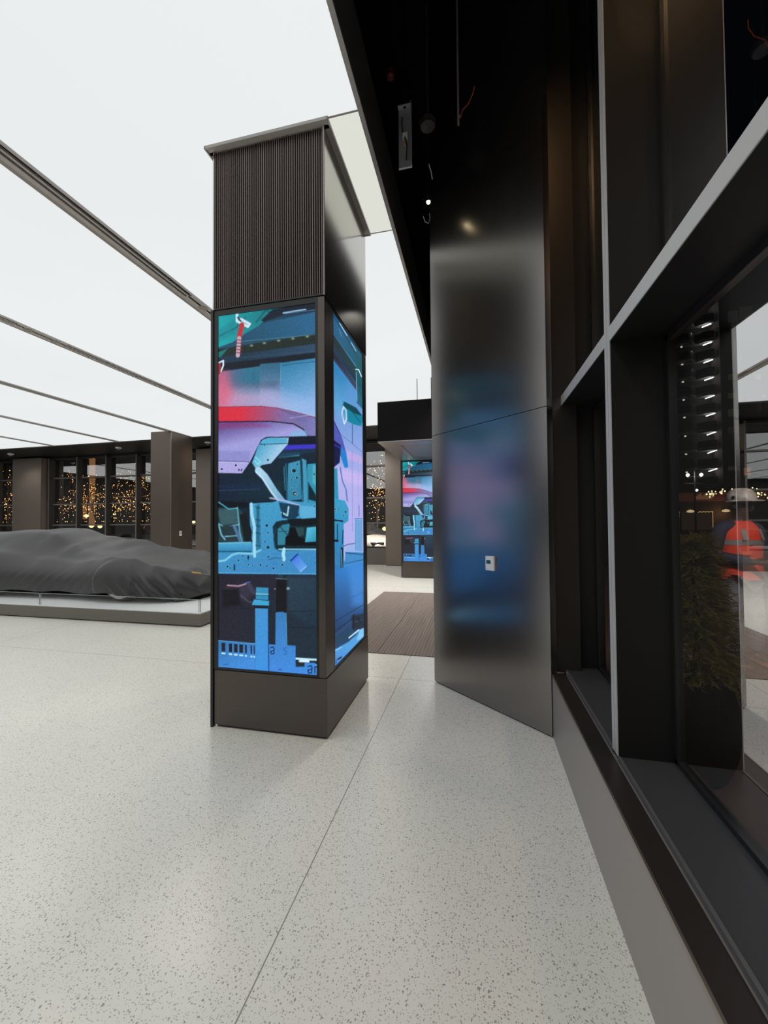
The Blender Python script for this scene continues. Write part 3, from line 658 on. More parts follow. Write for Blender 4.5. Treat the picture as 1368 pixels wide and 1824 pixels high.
p.line([(1035, 1830), (1100, 1828)], 12, '#06141c'); p.line([(1060, 1860), (1060, 1980)], 8, '#123c54'); p.line([(1035, 1995), (1060, 1992)], 18, '#06101a'); p.line([(1095, 2050), (1095, 2215)], 20, '#07141c')
p.line([(1090, 2060), (1096, 2200)], 5, '#9cd8ec', .9); p.line([(1105, 1900), (1100, 2010)], 7, '#0c2a3c'); p.line([(1110, 2030), (1145, 2010), (1200, 1995)], 8, '#3a5a90', .8)
p.line([(1235, 1680), (1235, 1765)], 9, '#7484c4', .8); p.poly([(1200, 1790), (1262, 1780), (1266, 2060), (1200, 2060)], '#6cb0e0', 4, .7)
for k in range(6): p.line([(1206+k*10, 1800), (1206+k*10, 2050)], 3, '#2a6ca8', .8)
p.line([(1200, 1792), (1262, 1784)], 5, '#1c5688'); p.poly([(1130, 2030), (1200, 2000), (1200, 2060), (1130, 2070)], '#8ab4e4', 10, .7)
p.poly([(1125, 2072), (1280, 2060), (1280, 2150), (1110, 2200)], '#3f88c4', 5); p.line([(1125, 2082), (1268, 2078)], 6, '#0e3a60'); p.line([(1120, 2170), (1268, 2120)], 6, '#0e3a60')
p.poly([(1020, 2235), (1110, 2200), (1280, 2140), (1280, 3050), (1020, 3050)], ((1150, 2200), '#2f7cc8', (1150, 2700), '#1a3e68'), 6)
p.poly([(1140, 2160), (1280, 2140), (1280, 2500), (1180, 2500)], '#3c8ad8', 60, .7); p.line([(1035, 2645), (1268, 2490)], 5, '#0c2440', .9); p.line([(1130, 2460), (1268, 2390)], 4, '#1a4a84', .7)
p.poly([(1170, 2590), (1270, 2560), (1270, 2680), (1180, 2710)], '#10202c', 20, .8); p.line([(1035, 2760), (1180, 2640), (1260, 2620)], 9, '#3a4a6c', .7); p.line([(1040, 2720), (1190, 2600)], 7, '#0c1c30', .7); p.poly([(1020, 2780), (1200, 2680), (1160, 2760), (1020, 2860)], '#1a4458', 14, .7)
p.line([(1190, 2580), (1185, 2690)], 14, '#080e14', .9); p.line([(1220, 2600), (1250, 2640)], 14, '#0a141c', .9)
p.poly([(1020, 2880), (1150, 2800), (1235, 2700), (1280, 2680), (1280, 3050), (1020, 3050)], ((1100, 2850), '#4a9cdc', (1100, 3000), '#3a7cd0'), 5); p.line([(1150, 2770), (1230, 2700)], 10, '#c8ecfc'); p.line([(1150, 2790), (1235, 2720)], 5, '#123a60'); p.line([(1040, 2880), (1090, 2850)], 6, '#a0d4f4'); p.poly([(1210, 2790), (1235, 2700), (1268, 2680), (1268, 2760)], '#8cccf4', 6, .8)
p.line([(1062, 2948), (1086, 2932)], 14, '#0c2038'); p.line([(1046, 2950), (1050, 2965), (1046, 2985)], 6, '#1c4a90')

# ------------------------------------------------------------------ display columns
CX0, CX1, CY0, CY1 = -1.90, -1.01, 2.605, 3.69
Z1, Z2, Z3 = .420, 3.085, HC
def make_column():
    t = thing('display_column', '', 'column', ((CX0+CX1)/2, (CY0+CY1)/2, 0))
    box((CX0+.012, CY0+.006, .018), (CX1, CY1, Z1-.006)).build('plinth', M['bronze'], t, bevel=.003)
    box((CX0+.03, CY0+.02, 0), (CX1-.02, CY1-.02, .02)).build('floor_gap', M['black'], t)
    box((CX0+.02, CY0+.02, Z1-.01), (CX1-.02, CY1-.02, Z3)).build('core', M['black'], t)
    # screen band frames
    f = MB()
    f.box((CX0, CY0+.004, Z1+.0), (CX0+.042, CY0+.03, Z2-.006)); f.box((CX1-.074, CY0+.004, Z1), (CX1-.055, CY0+.03, Z2-.006))
    f.box((CX0+.042, CY0+.004, Z2-.045), (CX1-.074, CY0+.03, Z2-.006)); f.box((CX0+.042, CY0+.004, Z1), (CX1-.074, CY0+.03, Z1+.016))
    f.box((CX1-.03, CY0+.175, Z1), (CX1-.004, CY0+.186, Z2-.006)); f.box((CX1-.03, CY1-.115, Z1), (CX1-.004, CY1, Z2-.006))
    f.box((CX1-.03, CY0+.186, Z2-.03), (CX1-.004, CY1-.115, Z2-.006)); f.box((CX1-.03, CY0+.186, Z1), (CX1-.004, CY1-.115, Z1+.012))
    f.build('screen_bezel', M['black'], t)
    c = MB(); c.prism([(CX1-.055, CY0+.004), (CX1-.004, CY0+.004), (CX1-.004, CY0+.175), (CX1-.055, CY0+.175)], Z1, Z2-.006)
    c.build('corner_post', M['bronze'], t, bevel=.002)['label'] = 'vertical bronze post between the two screens'
    me = L.mesh('screen', (-1.858, CY0+.010, .436), (-1.084, CY0+.010, 3.043), None)
    o0 = t.location; me.transform(Matrix.Translation(-o0)); me.materials.append(sm); o = bpy.data.objects.new('screen', me); C.objects.link(o); o.parent = t
    o['label'] = 'lit front screen showing a stripped car body in blue and red'
    me = Rr.mesh('screen', (CX1-.008, 2.792, .436), (CX1-.008, 3.575, 3.055), None)
    me.transform(Matrix.Translation(-o0)); me.materials.append(sm); o = bpy.data.objects.new('screen', me); C.objects.link(o); o.parent = t
    o['label'] = 'lit side screen showing blue factory scene'
    # upper cladding
    u = MB()
    u.box((CX0+.02, CY0+.03, Z2), (CX1, CY1, Z3)); u.box((CX1-.008, CY0, Z2), (CX1, CY0+.03, Z3)); u.box((CX0, CY0+.0, Z2), (CX0+.012, CY1, Z3)); u.box((CX0+.012, CY0+.03, Z2), (CX1-.008, CY0+.04, Z2+.012))
    u.build('upper_cladding', M['bronze_smooth'], t)
    box((CX1-.009, CY0-.003, Z2), (CX1+.001, CY0+.006, Z3)).build('corner_edge', M['track'], t)
    box((CX0+.012, CY0, Z2), (CX1-.008, CY0+.03, Z2+.012)).build('grille_ledge', M['black'], t)
    g = MB(); n = 50; x0, x1 = CX0+.014, CX1-.012
    for k in range(n):
        x = x0+(x1-x0)*(k+.5)/n; ww = (x1-x0)/n*.17
        g.box((x-ww/2*1.1, CY0+.002, Z2+.012), (x+ww/2*1.1, CY0+.026, Z3-.02))
    g.build('grille_ribs', M['rib'], t)
    box((x0, CY0+.024, Z2+.012), (x1, CY0+.03, Z3-.02)).build('grille_back', M['ribback'], t)
    # side blade at the left
    box((CX0-.014, CY0-.004, 0), (CX0+.006, CY0+.03, Z2)).build('side_blade', M['black'], t)
    s = MB(); s.box((CX0, CY0+.02, Z1), (CX0+.02, CY1, Z2)); s.box((CX0+.02, CY1-.02, Z1), (CX1-.03, CY1, Z2)); s.build('rear_cladding', M['bronze'], t)
    # ceiling collar
    e = .045
    r = MB()
    for a, b in (((CX0-e, CY0-e), (CX1+e, CY0-e+.010)), ((CX0-e, CY1+e-.010), (CX1+e, CY1+e)), ((CX0-e, CY0-e), (CX0-e+.010, CY1+e)), ((CX1+e-.010, CY0-e), (CX1+e, CY1+e))):
        r.box((a[0], a[1], Z3-.022), (b[0], b[1], Z3+.02))
    r.box((CX0-e+.01, CY0-e+.01, Z3-.012), (CX1+e-.01, CY0+.032, Z3+.02)); r.box((CX1-.002, CY0+.004, Z3-.012), (CX1+e-.01, CY1+e-.01, Z3+.02))
    r.box((CX0-e+.01, CY0+.004, Z3-.012), (CX0+.004, CY1+e-.01, Z3+.02)); r.box((CX0+.004, CY1, Z3-.012), (CX1-.002, CY1+e-.01, Z3+.02))
    r.build('ceiling_collar', M['track'], t)
    return t
col = make_column()
col['label'] = 'large foreground bronze column with tall lit screens and ribbed grille above'
col2 = copy_tree(col); col2.location.y += 7.745
col2['label'] = 'distant screen column partly under the dark entrance hood'

# ------------------------------------------------------------------ entrance hood, mat
t = thing('entrance_hood', 'black box-shaped hood hanging over the dark entrance mat', 'canopy', (-.7, 9.0, 3.07))
hx0, hx1, hy0, hy1, hz0, hz1 = -1.9, .55, 7.78, 10.33, 3.07, 3.88
b = MB(); b.box((hx0, hy0, hz0+.02), (hx1, hy0+.03, hz1)); b.box((hx0, hy0+.03, hz0+.02), (hx0+.03, hy1, hz1)); b.box((hx0+.03, hy0+.03, hz1-.03), (hx1, hy1, hz1)); b.box((hx0+.03, hy1-.03, hz0+.02), (hx1, hy1, hz1-.03))
b.build('body', mat('hood_black_metal', (.009, .0075, .008), .6, 0, .12), t)
b = MB()
bw = .40
b.box((hx0, hy0, hz0), (hx1, hy0+bw, hz0+.02)); b.box((hx0, hy1-bw, hz0), (hx1, hy1, hz0+.02)); b.box((hx0, hy0+bw, hz0), (hx0+bw, hy1-bw, hz0+.02))
b.build('soffit', mat('hood_soffit_metal', (.40, .37, .35), .34, .8), t)
perf = mat('perforated_soffit', (.16, .17, .18), .45, .5)
nt = perf.node_tree; tc = nt.nodes.new('ShaderNodeTexCoord'); v = nt.nodes.new('ShaderNodeTexVoronoi'); v.inputs['Scale'].default_value = 24; v.inputs['Randomness'].default_value = 0
lt = nt.nodes.new('ShaderNodeMath'); lt.operation = 'GREATER_THAN'; lt.inputs[1].default_value = .36
mx = nt.nodes.new('ShaderNodeMix'); mx.data_type = 'RGBA'; mx.inputs['A'].default_value = (.01, .01, .012, 1); mx.inputs['B'].default_value = (.30, .31, .33, 1)
nt.links.new(tc.outputs['Object'], v.inputs['Vector']); nt.links.new(v.outputs['Distance'], lt.inputs[0]); nt.links.new(lt.outputs[0], mx.inputs['Factor']); nt.links.new(mx.outputs['Result'], nt.nodes['Principled BSDF'].inputs['Base Color'])
box((hx0+bw, hy0+bw, hz0+.012), (hx1, hy1-bw, hz0+.03)).build('perforated_panel', perf, t)
tag(MB().tube([(-1.10, 7.83, 3.88), (-1.10, 7.83, HV)], .007, 8).build('suspension_cable', M['black'], origin=(-1.1, 7.83, 3.88)), 'thin dark suspension rod rising from the middle of the entrance hood', 'cable', 'suspension rods')
tag(MB().tube([(-.82, 7.83, 3.88), (-.82, 7.83, HV)], .007, 8).build('suspension_cable', M['black'], origin=(-.82, 7.83, 3.88)), 'thin dark suspension rod rising from the hood beside the angled panel', 'cable', 'suspension rods')

matm = mat('entrance_mat', (.20, .165, .15), .85); nt = matm.node_tree
tc = nt.nodes.new('ShaderNodeTexCoord'); wv = nt.nodes.new('ShaderNodeTexWave'); wv.bands_direction = 'X'; wv.inputs['Scale'].default_value = 8; wv.inputs['Distortion'].default_value = .6; wv.inputs['Detail'].default_value = 2
nz = nt.nodes.new('ShaderNodeTexNoise'); mp = nt.nodes.new('ShaderNodeMapping'); mp.inputs['Scale'].default_value = (60, 1.2, 1)
nt.links.new(tc.outputs['Object'], wv.inputs['Vector']); nt.links.new(tc.outputs['Object'], mp.inputs['Vector']); nt.links.new(mp.outputs[0], nz.inputs['Vector']); nz.inputs['Scale'].default_value = 1
mx = nt.nodes.new('ShaderNodeMix'); mx.data_type = 'RGBA'; mx.inputs['A'].default_value = (.105, .078, .066, 1); mx.inputs['B'].default_value = (.29, .235, .205, 1)
ad = nt.nodes.new('ShaderNodeMath'); ad.operation = 'MULTIPLY_ADD'; ad.inputs[1].default_value = .35
nt.links.new(wv.outputs['Fac'], ad.inputs[0]); nt.links.new(nz.outputs['Fac'], ad.inputs[2]); 
sb = nt.nodes.new('ShaderNodeMath'); sb.operation = 'SUBTRACT'; sb.inputs[1].default_value = .17; nt.links.new(ad.outputs[0], sb.inputs[0])
nt.links.new(sb.outputs[0], mx.inputs['Factor']); nt.links.new(mx.outputs['Result'], nt.nodes['Principled BSDF'].inputs['Base Color'])
tag(box((-1.9, 4.42, 0), (-1.114, 8.25, .008)).build('entrance_mat', matm, origin=(-1.5, 6.3, 0)), 'left strip of the brown ribbed entrance mat, left of its seam', 'mat')
tag(box((-1.108, 4.42, 0), (.3, 8.25, .008)).build('entrance_mat', matm, origin=(-.4, 6.3, 0)), 'right strip of the brown ribbed entrance mat, beside the angled panel', 'mat')

# ------------------------------------------------------------------ thermostat on the angled panel, plates
def wall_item(center2d, z, w, h, d, name, label, cat):
    t = thing(name, label, cat, (center2d[0], center2d[1], z-h/2))
    return t
fc = fa+fd*((Vector((.116, 3.296))-fa).dot(fd)); n3 = Vector((fn.x, fn.y, 0)); d3 = Vector((fd.x, fd.y, 0))
def onfin(mb, u0, u1, z0, z1, d0, d1):
    b0 = Vector((fc.x, fc.y, 0))
    mb.prism([tuple((b0+d3*u+n3*d)[:2]) for u, d in ((u0, d0), (u1, d0), (u1, d1), (u0, d1))], z0, z1); return mb
t = thing('thermostat', 'small white wall thermostat with a dark green display on the angled panel', 'thermostat', (fc.x, fc.y, 1.1))
onfin(MB(), -.042, .042, 1.098, 1.212, 0, .022).build('body', M['white'], t, bevel=.004)
onfin(MB(), -.030, .012, 1.152, 1.180, .022, .0235).build('display', mat('lcd_green', (.03, .10, .09), .2), t)
onfin(MB(), -.030, -.022, 1.112, 1.115, .022, .0228).build('button', mat('grey_plastic', (.3, .3, .3), .5), t)
def plate(X, Y, Z, axis, label):
    t = thing('outlet_plate', label, 'outlet', (X, Y, Z-.06), 'white wall plates')
    if axis == 'x':
        box((X, Y-.05, Z-.08), (X+.012, Y+.05, Z+.08)).build('cover_plate', M['white'], t, bevel=.003); box((X+.012, Y-.015, Z+.0), (X+.014, Y+.02, Z+.03)).build('socket_hole', M['black'], t)
    else:
        box((X-.05, Y-.012, Z-.08), (X+.05, Y, Z+.08)).build('cover_plate', M['white'], t, bevel=.003); box((X-.015, Y-.014, Z), (X+.02, Y-.012, Z+.03)).build('socket_hole', M['black'], t)
plate(-9.06+.003, 10.84, 1.15, 'x', 'white plate low on the side of the free-standing pillar')
# ceiling detectors
for px, py, lab in ((19, 808, 'white dome detector on the far soffit at the left edge of the view'), (211, 799, 'white dome detector on the far soffit left of the free-standing pillar'), (370, 791, 'white dome detector on the far soffit beside the display column')):
    P = at(px, py, 12.2); z = HC-.012
    P = Vector((P.x, 12.2, z))
    t = thing('dome_detector', lab, 'detector', (P.x, P.y, z), 'white ceiling detectors')
    MB().lathe([(.10, 0), (.10, -.03), (.085, -.045)], P, 20).build('base', M['white'], t, smooth=False)
    MB().lathe([(.055, -.045), (.05, -.075), (.03, -.095), (.008, -.1)], P, 16).build('lens', mat('smoked_lens', (.2, .2, .2), .2), t, smooth=True)

# ------------------------------------------------------------------ plinth with glass balustrade
t = thing('car_plinth', 'low display plinth with dark sides and white top under the covered car', 'plinth', (-8.9, 6.6, 0))
px0, px1, py0, py1 = -14.0, -3.84, 5.0, 8.25
box((px0+.03, py0+.03, 0), (px1-.03, py1-.03, .03)).build('recessed_base', M['black'], t)
box((px0, py0, .018), (px1, py1, .185)).build('side_skirt', M['plinth'], t, bevel=.004)
b = MB()
for a, c in ((px0+.02, -9.902), (-9.898, -5.952), (-5.948, px1-.02)): b.box((a, py0+.02, .185), (c, py1-.02, .197))
b.build('white_top', M['white_lacquer'], t)
GZ0, GZ1 = .185, .385
def pane(a, b, lab):
    t = thing('glass_panel', lab, 'glass panel', ((a[0]+b[0])/2, (a[1]+b[1])/2, .197), 'low glass panels round the plinth')
    MB().quad((a[0], a[1], GZ0+.012), (b[0], b[1], GZ0+.012), (b[0], b[1], GZ1), (a[0], a[1], GZ1)).build('pane', M['thin_glass'], t)
    e = MB(); hw = .005
    if abs(a[1]-b[1]) < 1e-3:
        e.box((a[0], a[1]-hw, GZ1-.006), (b[0], a[1]+hw, GZ1)); e.box((b[0]-.006, a[1]-hw, GZ0+.012), (b[0], a[1]+hw, GZ1)); e.box((a[0], a[1]-hw, GZ0+.012), (a[0]+.006, a[1]+hw, GZ1))
    else:
        e.box((a[0]-hw, a[1], GZ1-.006), (a[0]+hw, b[1], GZ1)); e.box((a[0]-hw, a[1], GZ0+.012), (a[0]+hw, a[1]+.006, GZ1)); e.box((a[0]-hw, b[1]-.006, GZ0+.012), (a[0]+hw, b[1], GZ1))
    e.build('polished_edge', M['edge_glass'], t)
gy = 5.05
pane((-6.82, gy), (-3.90, gy), 'low clear glass panel along the plinth front, right of the joint')
pane((-9.8, gy), (-6.84, gy), 'low clear glass panel along the plinth front, at the left edge')
pane((-12.8, gy), (-9.82, gy), 'low clear glass panel on the plinth outside the left edge')
pane((-3.89, gy+.01), (-3.89, 8.0), 'low clear glass panel on the right end of the plinth')

# ------------------------------------------------------------------ car under its fabric cover
car = thing('covered_car', 'low sports car hidden under a charcoal fabric cover on the plinth', 'car', (-7.2, 6.4, .197))
def interp(x, pts):
    xs = [q[0] for q in pts]; 
    if x <= xs[0]: return pts[0][1]
    for (a, va), (b, vb) in zip(pts, pts[1:]):
        if x <= b:
            t = (x-a)/(b-a); t = t*t*(3-2*t); return va+(vb-va)*t
    return pts[-1][1]
# profiles against X (nose at -4.4); heights are world z
SH = [(-10.2, .86), (-9.4, 1.00), (-8.6, .98), (-7.6, .86), (-6.9, .80), (-6.35, .86), (-5.95, .925), (-5.6, .90), (-5.2, .79), (-4.85, .70), (-4.5, .58), (-4.38, .45)]
CT = [(-10.2, 1.20), (-9.6, 1.33), (-8.9, 1.365), (-8.25, 1.375), (-7.95, 1.35), (-7.4, 1.17), (-7.05, 1.07), (-6.6, .97), (-6.0, .86), (-5.2, .80), (-4.8, .74), (-4.5, .62), (-4.38, .46)]
FS = [(-10.2, .90), (-9.4, 1.04), (-8.6, 1.06), (-7.9, 1.14), (-7.45, 1.18), (-7.0, 1.14), (-6.4, .99), (-5.9, .93), (-5.5, .92), (-5.1, .80), (-4.85, .70), (-4.5, .58), (-4.38, .45)]
NYv = [(-10.2, 5.42), (-9.0, 5.36), (-7.6, 5.42), (-6.9, 5.44), (-5.9, 5.36), (-5.2, 5.42), (-4.8, 5.58), (-4.5, 5.85), (-4.38, 6.2)]
FYv = [(-10.2, 7.38), (-9.0, 7.44), (-7.6, 7.4), (-5.9, 7.42), (-5.2, 7.38), (-4.8, 7.2), (-4.5, 6.95), (-4.38, 6.6)]
CW = [(-10.2, .50), (-8.4, .56), (-7.6, .60), (-7.0, .80), (-6.4, .9), (-4.4, .9)]
def wob(x, z, side):
    # gathers hanging below the shoulder line, fanning out from the front wheel
    d = math.exp(-((x+5.05)/.5)**2)*1.15+.22*math.exp(-((x+7.3)/.9)**2)+.08
    k = max(0, min(1, (.75-z)/.45))
    ph = x*30+(z-.3)*(30 if x > -5.8 else -34)
    return 1.5*d*k*(.016*math.sin(ph)+.010*math.sin(ph*1.9+1.3)+.006*math.sin(ph*3.7))
stations = []
NXS = 260; JS = 72
X0, X1 = -10.2, -4.36
for i in range(NXS+1):
    u = i/NXS; x = X0+(X1-X0)*u
    yn, yf = interp(x, NYv), interp(x, FYv); zs, zc, zf = interp(x, SH), interp(x, CT), interp(x, FS); cw = interp(x, CW)
    ring = []
    hem = .335-.05*math.exp(-((x+5.0)/.35)**2)+.012*math.sin(x*5) if x > -9.5 else .34
    hem = .30 + .035*max(0, min(1, (-5.6-x)/1.0)) + .012*math.sin(x*7) - .06*math.exp(-((x+4.75)/.25)**2) + .055*math.exp(-((x+5.80)/.28)**2)
    ntop = 40
    for j in range(29):   # near side, hem -> shoulder
        v = j/28; z = hem+(zs-hem)*v
        rd = math.hypot(x+5.76, (z-.52)*1.0); arch = .042*max(0, min(1, (.40-rd)/.05))
        lean = .16*v**3.2
        y = yn+lean-arch-wob(x, z, 0) - .02*math.sin(v*PI)
        ring.append((x, y, z))
    yA = yn+.16; yB = yf-.16
    for j in range(1, ntop):
        v = j/ntop; y = yA+(yB-yA)*v
        base = zs+(zf-zs)*v
        c = 1-abs(v-.5)*2; q = min(1, c/max(.05, (1-cw)+.0)) if cw < .98 else 1
        s = max(0, min(1, c/(1-cw*.55))); s = s*s*(3-2*s)
        z = base+(zc-(zs+zf)/2)*s
        z += .012*math.sin(math.pi*min(1, c*6))  # slight crown at shoulder
        z += .006*math.sin(x*9+y*5)*c+.004*math.sin(x*3.1-y*11)
        ring.append((x, y, z))
    for j in range(17):
        v = 1-j/16; z = hem+(zf-hem)*v; ring.append((x, yf-.16*v**3.2+wob(x, z, 1), z))
    stations.append(ring)
cmb = MB(); cmb.rings(stations, closed=False, cap=False)
# nose closure
last = stations[-1]; cen = sum((Vector(q) for q in last), Vector())/len(last)
i0 = len(cmb.v)-len(last)
cmb.f.append(tuple(range(i0, i0+len(last)))); cmb.mi.append(0)
cloth = mat('charcoal_stretch_cloth', (.032, .030, .032), .5, 0, .6, noise=(.10, 60, 60, 60, .15))
cloth.node_tree.nodes['Principled BSDF'].inputs['Sheen Weight'].default_value = .2
cloth.node_tree.nodes['Principled BSDF'].inputs['Sheen Roughness'].default_value = .4
co = cmb.build('car_cover', cloth, car, smooth=True)
tx = bpy.data.textures.new('cover_creases', 'CLOUDS'); tx.noise_scale = .5
dm = co.modifiers.new('creases', 'DISPLACE'); dm.texture = tx; dm.strength = .016; dm.mid_level = .5
# roof tent peaks, mirror tip, emblem
MB().rings([[Vector((-7.30, 7.12, 1.20))+Vector((math.cos(a)*rr*1.5, math.sin(a)*rr, hh)) for a in [2*PI*k/12 for k in range(12)]] for rr, hh in ((.085, 0), (.08, .03), (.06, .06), (.025, .085))]).build('mirror_tip', M['matte_black'], car, smooth=True)
def wheel(x, y, side):
    c = (x, y, .197+.345)
    tI = MB().lathe([(.29, -.13), (.325, -.13), (.345, -.10), (.345, .10), (.325, .13), (.24, .13)], c, 40, axis='y').build('wheel', M['rubber'], car, smooth=True)
    r = MB(); r.lathe([(.295, -.134), (.30, -.125), (.265, -.09), (.10, -.05), (.05, -.08)], c, 40, axis='y')
    for k in range(10):
        a = 2*PI*k/10; d = Vector((math.cos(a), 0, math.sin(a))); r.tube([Vector(c)+d*.05+Vector((0, -.10*side, 0)), Vector(c)+d*.28+Vector((0, -.13*side, 0))], .018, 6)
    r.build('rim', M['rim'], tI)
for x in (-5.74, -8.55):
    wheel(x, 5.60, 1); wheel(x, 7.2, -1)
MB().box((-9.6, 5.65, .30), (-4.7, 7.15, .42)).build('underbody', M['matte_black'], car)
MB().prism([(-6.5, 5.60), (-6.2, 5.52), (-6.15, 5.8), (-6.5, 5.85)], .30, .345).build('side_skirt', M['wall_dark'], car)
ey = mat('yellow_embroidery', (.75, .45, .06), .6)
P = Vector((-4.53, 6.05, .72))
eb = MB()
for k in range(7): eb.box((-4.62+k*.026, 5.80, .655-.002*k), (-4.605+k*.026, 5.806, .675-.002*k+(.006 if k % 2 else 0)))
eb.build('emblem', ey, car)

# ------------------------------------------------------------------ services in the void
t = thing('junction_box', 'open metal junction box with wires hanging in the black void', 'junction box', (-.5, 3.0, 4.3))
jb = MB(); a = Vector(at(700, 196, 3.0)); 
jx, jy = -.545, 3.0
jm = mat('galvanised_steel', (.42, .42, .45), .4, .3)
jb.box((jx, jy, 4.22), (jx+.10, jy+.004, 4.70)); jb.box((jx+.10, jy-.045, 4.22), (jx+.104, jy, 4.70))
jb.box((jx, jy-.012, 4.22), (jx+.1, jy, 4.224)); jb.box((jx, jy-.03, 4.696), (jx+.1, jy, 4.70))
jb.build('enclosure', jm, t)
MB().tube([(jx+.05, jy-.006, 4.695), (jx+.05, jy-.006, HV)], .012, 8).build('hanger_conduit', M['matte_black'], t)
wr = MB(); wr.tube([(jx+.03, jy-.01, 4.62), (jx+.028, jy-.02, 4.55), (jx+.035, jy-.02, 4.49)], .005, 6); wr.tube([(jx+.05, jy-.02, 4.45), (jx+.07, jy-.03, 4.37), (jx+.06, jy-.02, 4.27)], .005, 6); wr.build('wires', M['black'], t)
for k in range(3): box((jx+.035+k*.013, jy-.02, 4.44), (jx+.045+k*.013, jy-.004, 4.49)).build('wire_connector', M['white'], t)
box((jx+.04, jy-.02, 4.39), (jx+.055, jy-.006, 4.44)).build('wire_connector', mat('tan_plastic', (.5, .35, .2), .5), t)
tag(MB().tube([(-.075, 2.55, 4.02), (-.075, 2.55, HV)], .006, 8).build('threaded_rod', mat('zinc_rod', (.14, .14, .17), .35, .3), origin=(-.075, 2.55, 4.02)), 'thin pale threaded rod hanging straight down in the black void', 'rod')
pts = [(at(820, 210, 2.8)), at(824, 196, 2.8), at(834, 185, 2.82), at(842, 168, 2.82), at(845, 154, 2.8)]
pts = [Vector((-.07, 2.55, 4.09))]+list(pts)
tag(MB().tube(pts, .003, 6).build('orange_wire', M['orange'], origin=tuple(pts[0])), 'short curling orange wire beside the pale rod', 'wire')
tag(MB().tube([(-.70, 2.2, 5.95), (.55, 4.1, 4.62)], .025, 8).build('cross_pipe', M['matte_black'], origin=(-.7, 2.2, 5.95)), 'dark diagonal pipe crossing the black void', 'pipe') if False else None
t = thing('void_spotlight', 'small lit spotlight glowing in the black void beside the angled panel', 'spotlight', (-.363, 3.40, 4.24))
P = Vector((-.363, 3.40, 4.235))
MB().lathe([(.004, 0), (.013, .002), (.017, .014), (.010, .024)], P, 14).build('bulb', emat('spot_bulb', (1, .85, .5), 9), t, smooth=True)
MB().lathe([(.024, .014), (.024, .07), (.010, .075)], P, 14).build('housing', M['black'], t)
MB().tube([P+Vector((0, 0, .075)), P+Vector((.0, .02, .4)), P+Vector((.0, 0, HV-4.235))], .004, 6).build('cord', M['black'], t)
for yy in (-2.4, -.6, 1.0, 5.3, 6.9):
    spot('void_fill_light', (-.36, yy, 4.2), (-.2, yy, 0), 46 if yy < 4 else 110, (1, .96, .9), 130, .8, .2)  # assumed extra spots, added to brighten the floor below the void
spot('hood_fill_light', (-1.0, 9.2, 3.0), (-1.2, 9.6, 0), 330, (1, .96, .9), 150, .8, .12)  # added lamp without fixture, lifts the far floor under the hood
for xx in (-18, -15.2, -12.2, -6.5, -3.4):
    spot('soffit_fill_light', (xx, 12.3, 4.2), (xx, 11.8, 0), 60 if xx < -5 else 170, (1, .95, .88), 140, .8, .12)  # added lamps without fixtures, lift the floor along the far windows
pl = point('void_spotlight_light', (-.363, 3.37, 4.21), .04, (1, .8, .5), .02)
pts = [at(754, 385, 3.3), at(757, 395, 3.3), at(763, 398, 3.3), at(766, 390, 3.3), at(765, 380, 3.3)]
tag(MB().tube(pts, .002, 6).build('wire_loop', M['white'], origin=tuple(pts[0])), 'thin pale wire loop just below the small lit spotlight', 'wire')
pts = [at(764, 293, 3.2), at(768, 306, 3.2), at(770, 319, 3.2)]
tag(MB().tube(pts, .004, 6).build('loose_cable', M['white'], origin=tuple(pts[0])), 'short pale cable end above the small lit spotlight', 'wire')
P = at(695, 140, 3.3)
tag(MB().tube([P+Vector((0, 0, .07)), Vector((P.x, P.y, HV))], .012, 8).build('drop_pipe', M['matte_black'], origin=tuple(P+Vector((0, 0, .07)))), 'black drop pipe holding the dim red cap in the void', 'pipe')
tag(MB().lathe([(.02, 0), (.035, .01), (.035, .06), (.02, .07)], P, 12).build('sprinkler_cap', mat('red_cap', (.16, .025, .015), .5), origin=tuple(P)), 'dim red round cap high in the void above the junction box', 'cap')
for k in range(4):
    pass
P = at(762, 228, 3.3)
tag(MB().lathe([(.01, 0), (.06, .01), (.07, .05), (.04, .09), (.01, .1), (.008, HV-P.z)], P, 16).build('void_speaker', M['wall_dark'], origin=tuple(P)), 'dark round fixture in the void right of the junction box', 'fixture')

# ------------------------------------------------------------------ outdoors: ground
struct('ground', MB().quad((.86, -8, 0), (80, -8, 0), (80, 120, 0), (.86, 120, 0)), M['asphalt'], 'dark street outside')
struct('ground.001', MB().quad((.9, -6, .004), (6.0, -6, .004), (6.0, 13.6, .004), (.9, 13.6, .004)), M['paving'], 'brown paving outside the right-hand window')
struct('ground.002', MB().quad((-60, 13.56, 0), (.86, 13.56, 0), (.86, 60, 0), (-60, 60, 0)), M['asphalt'])

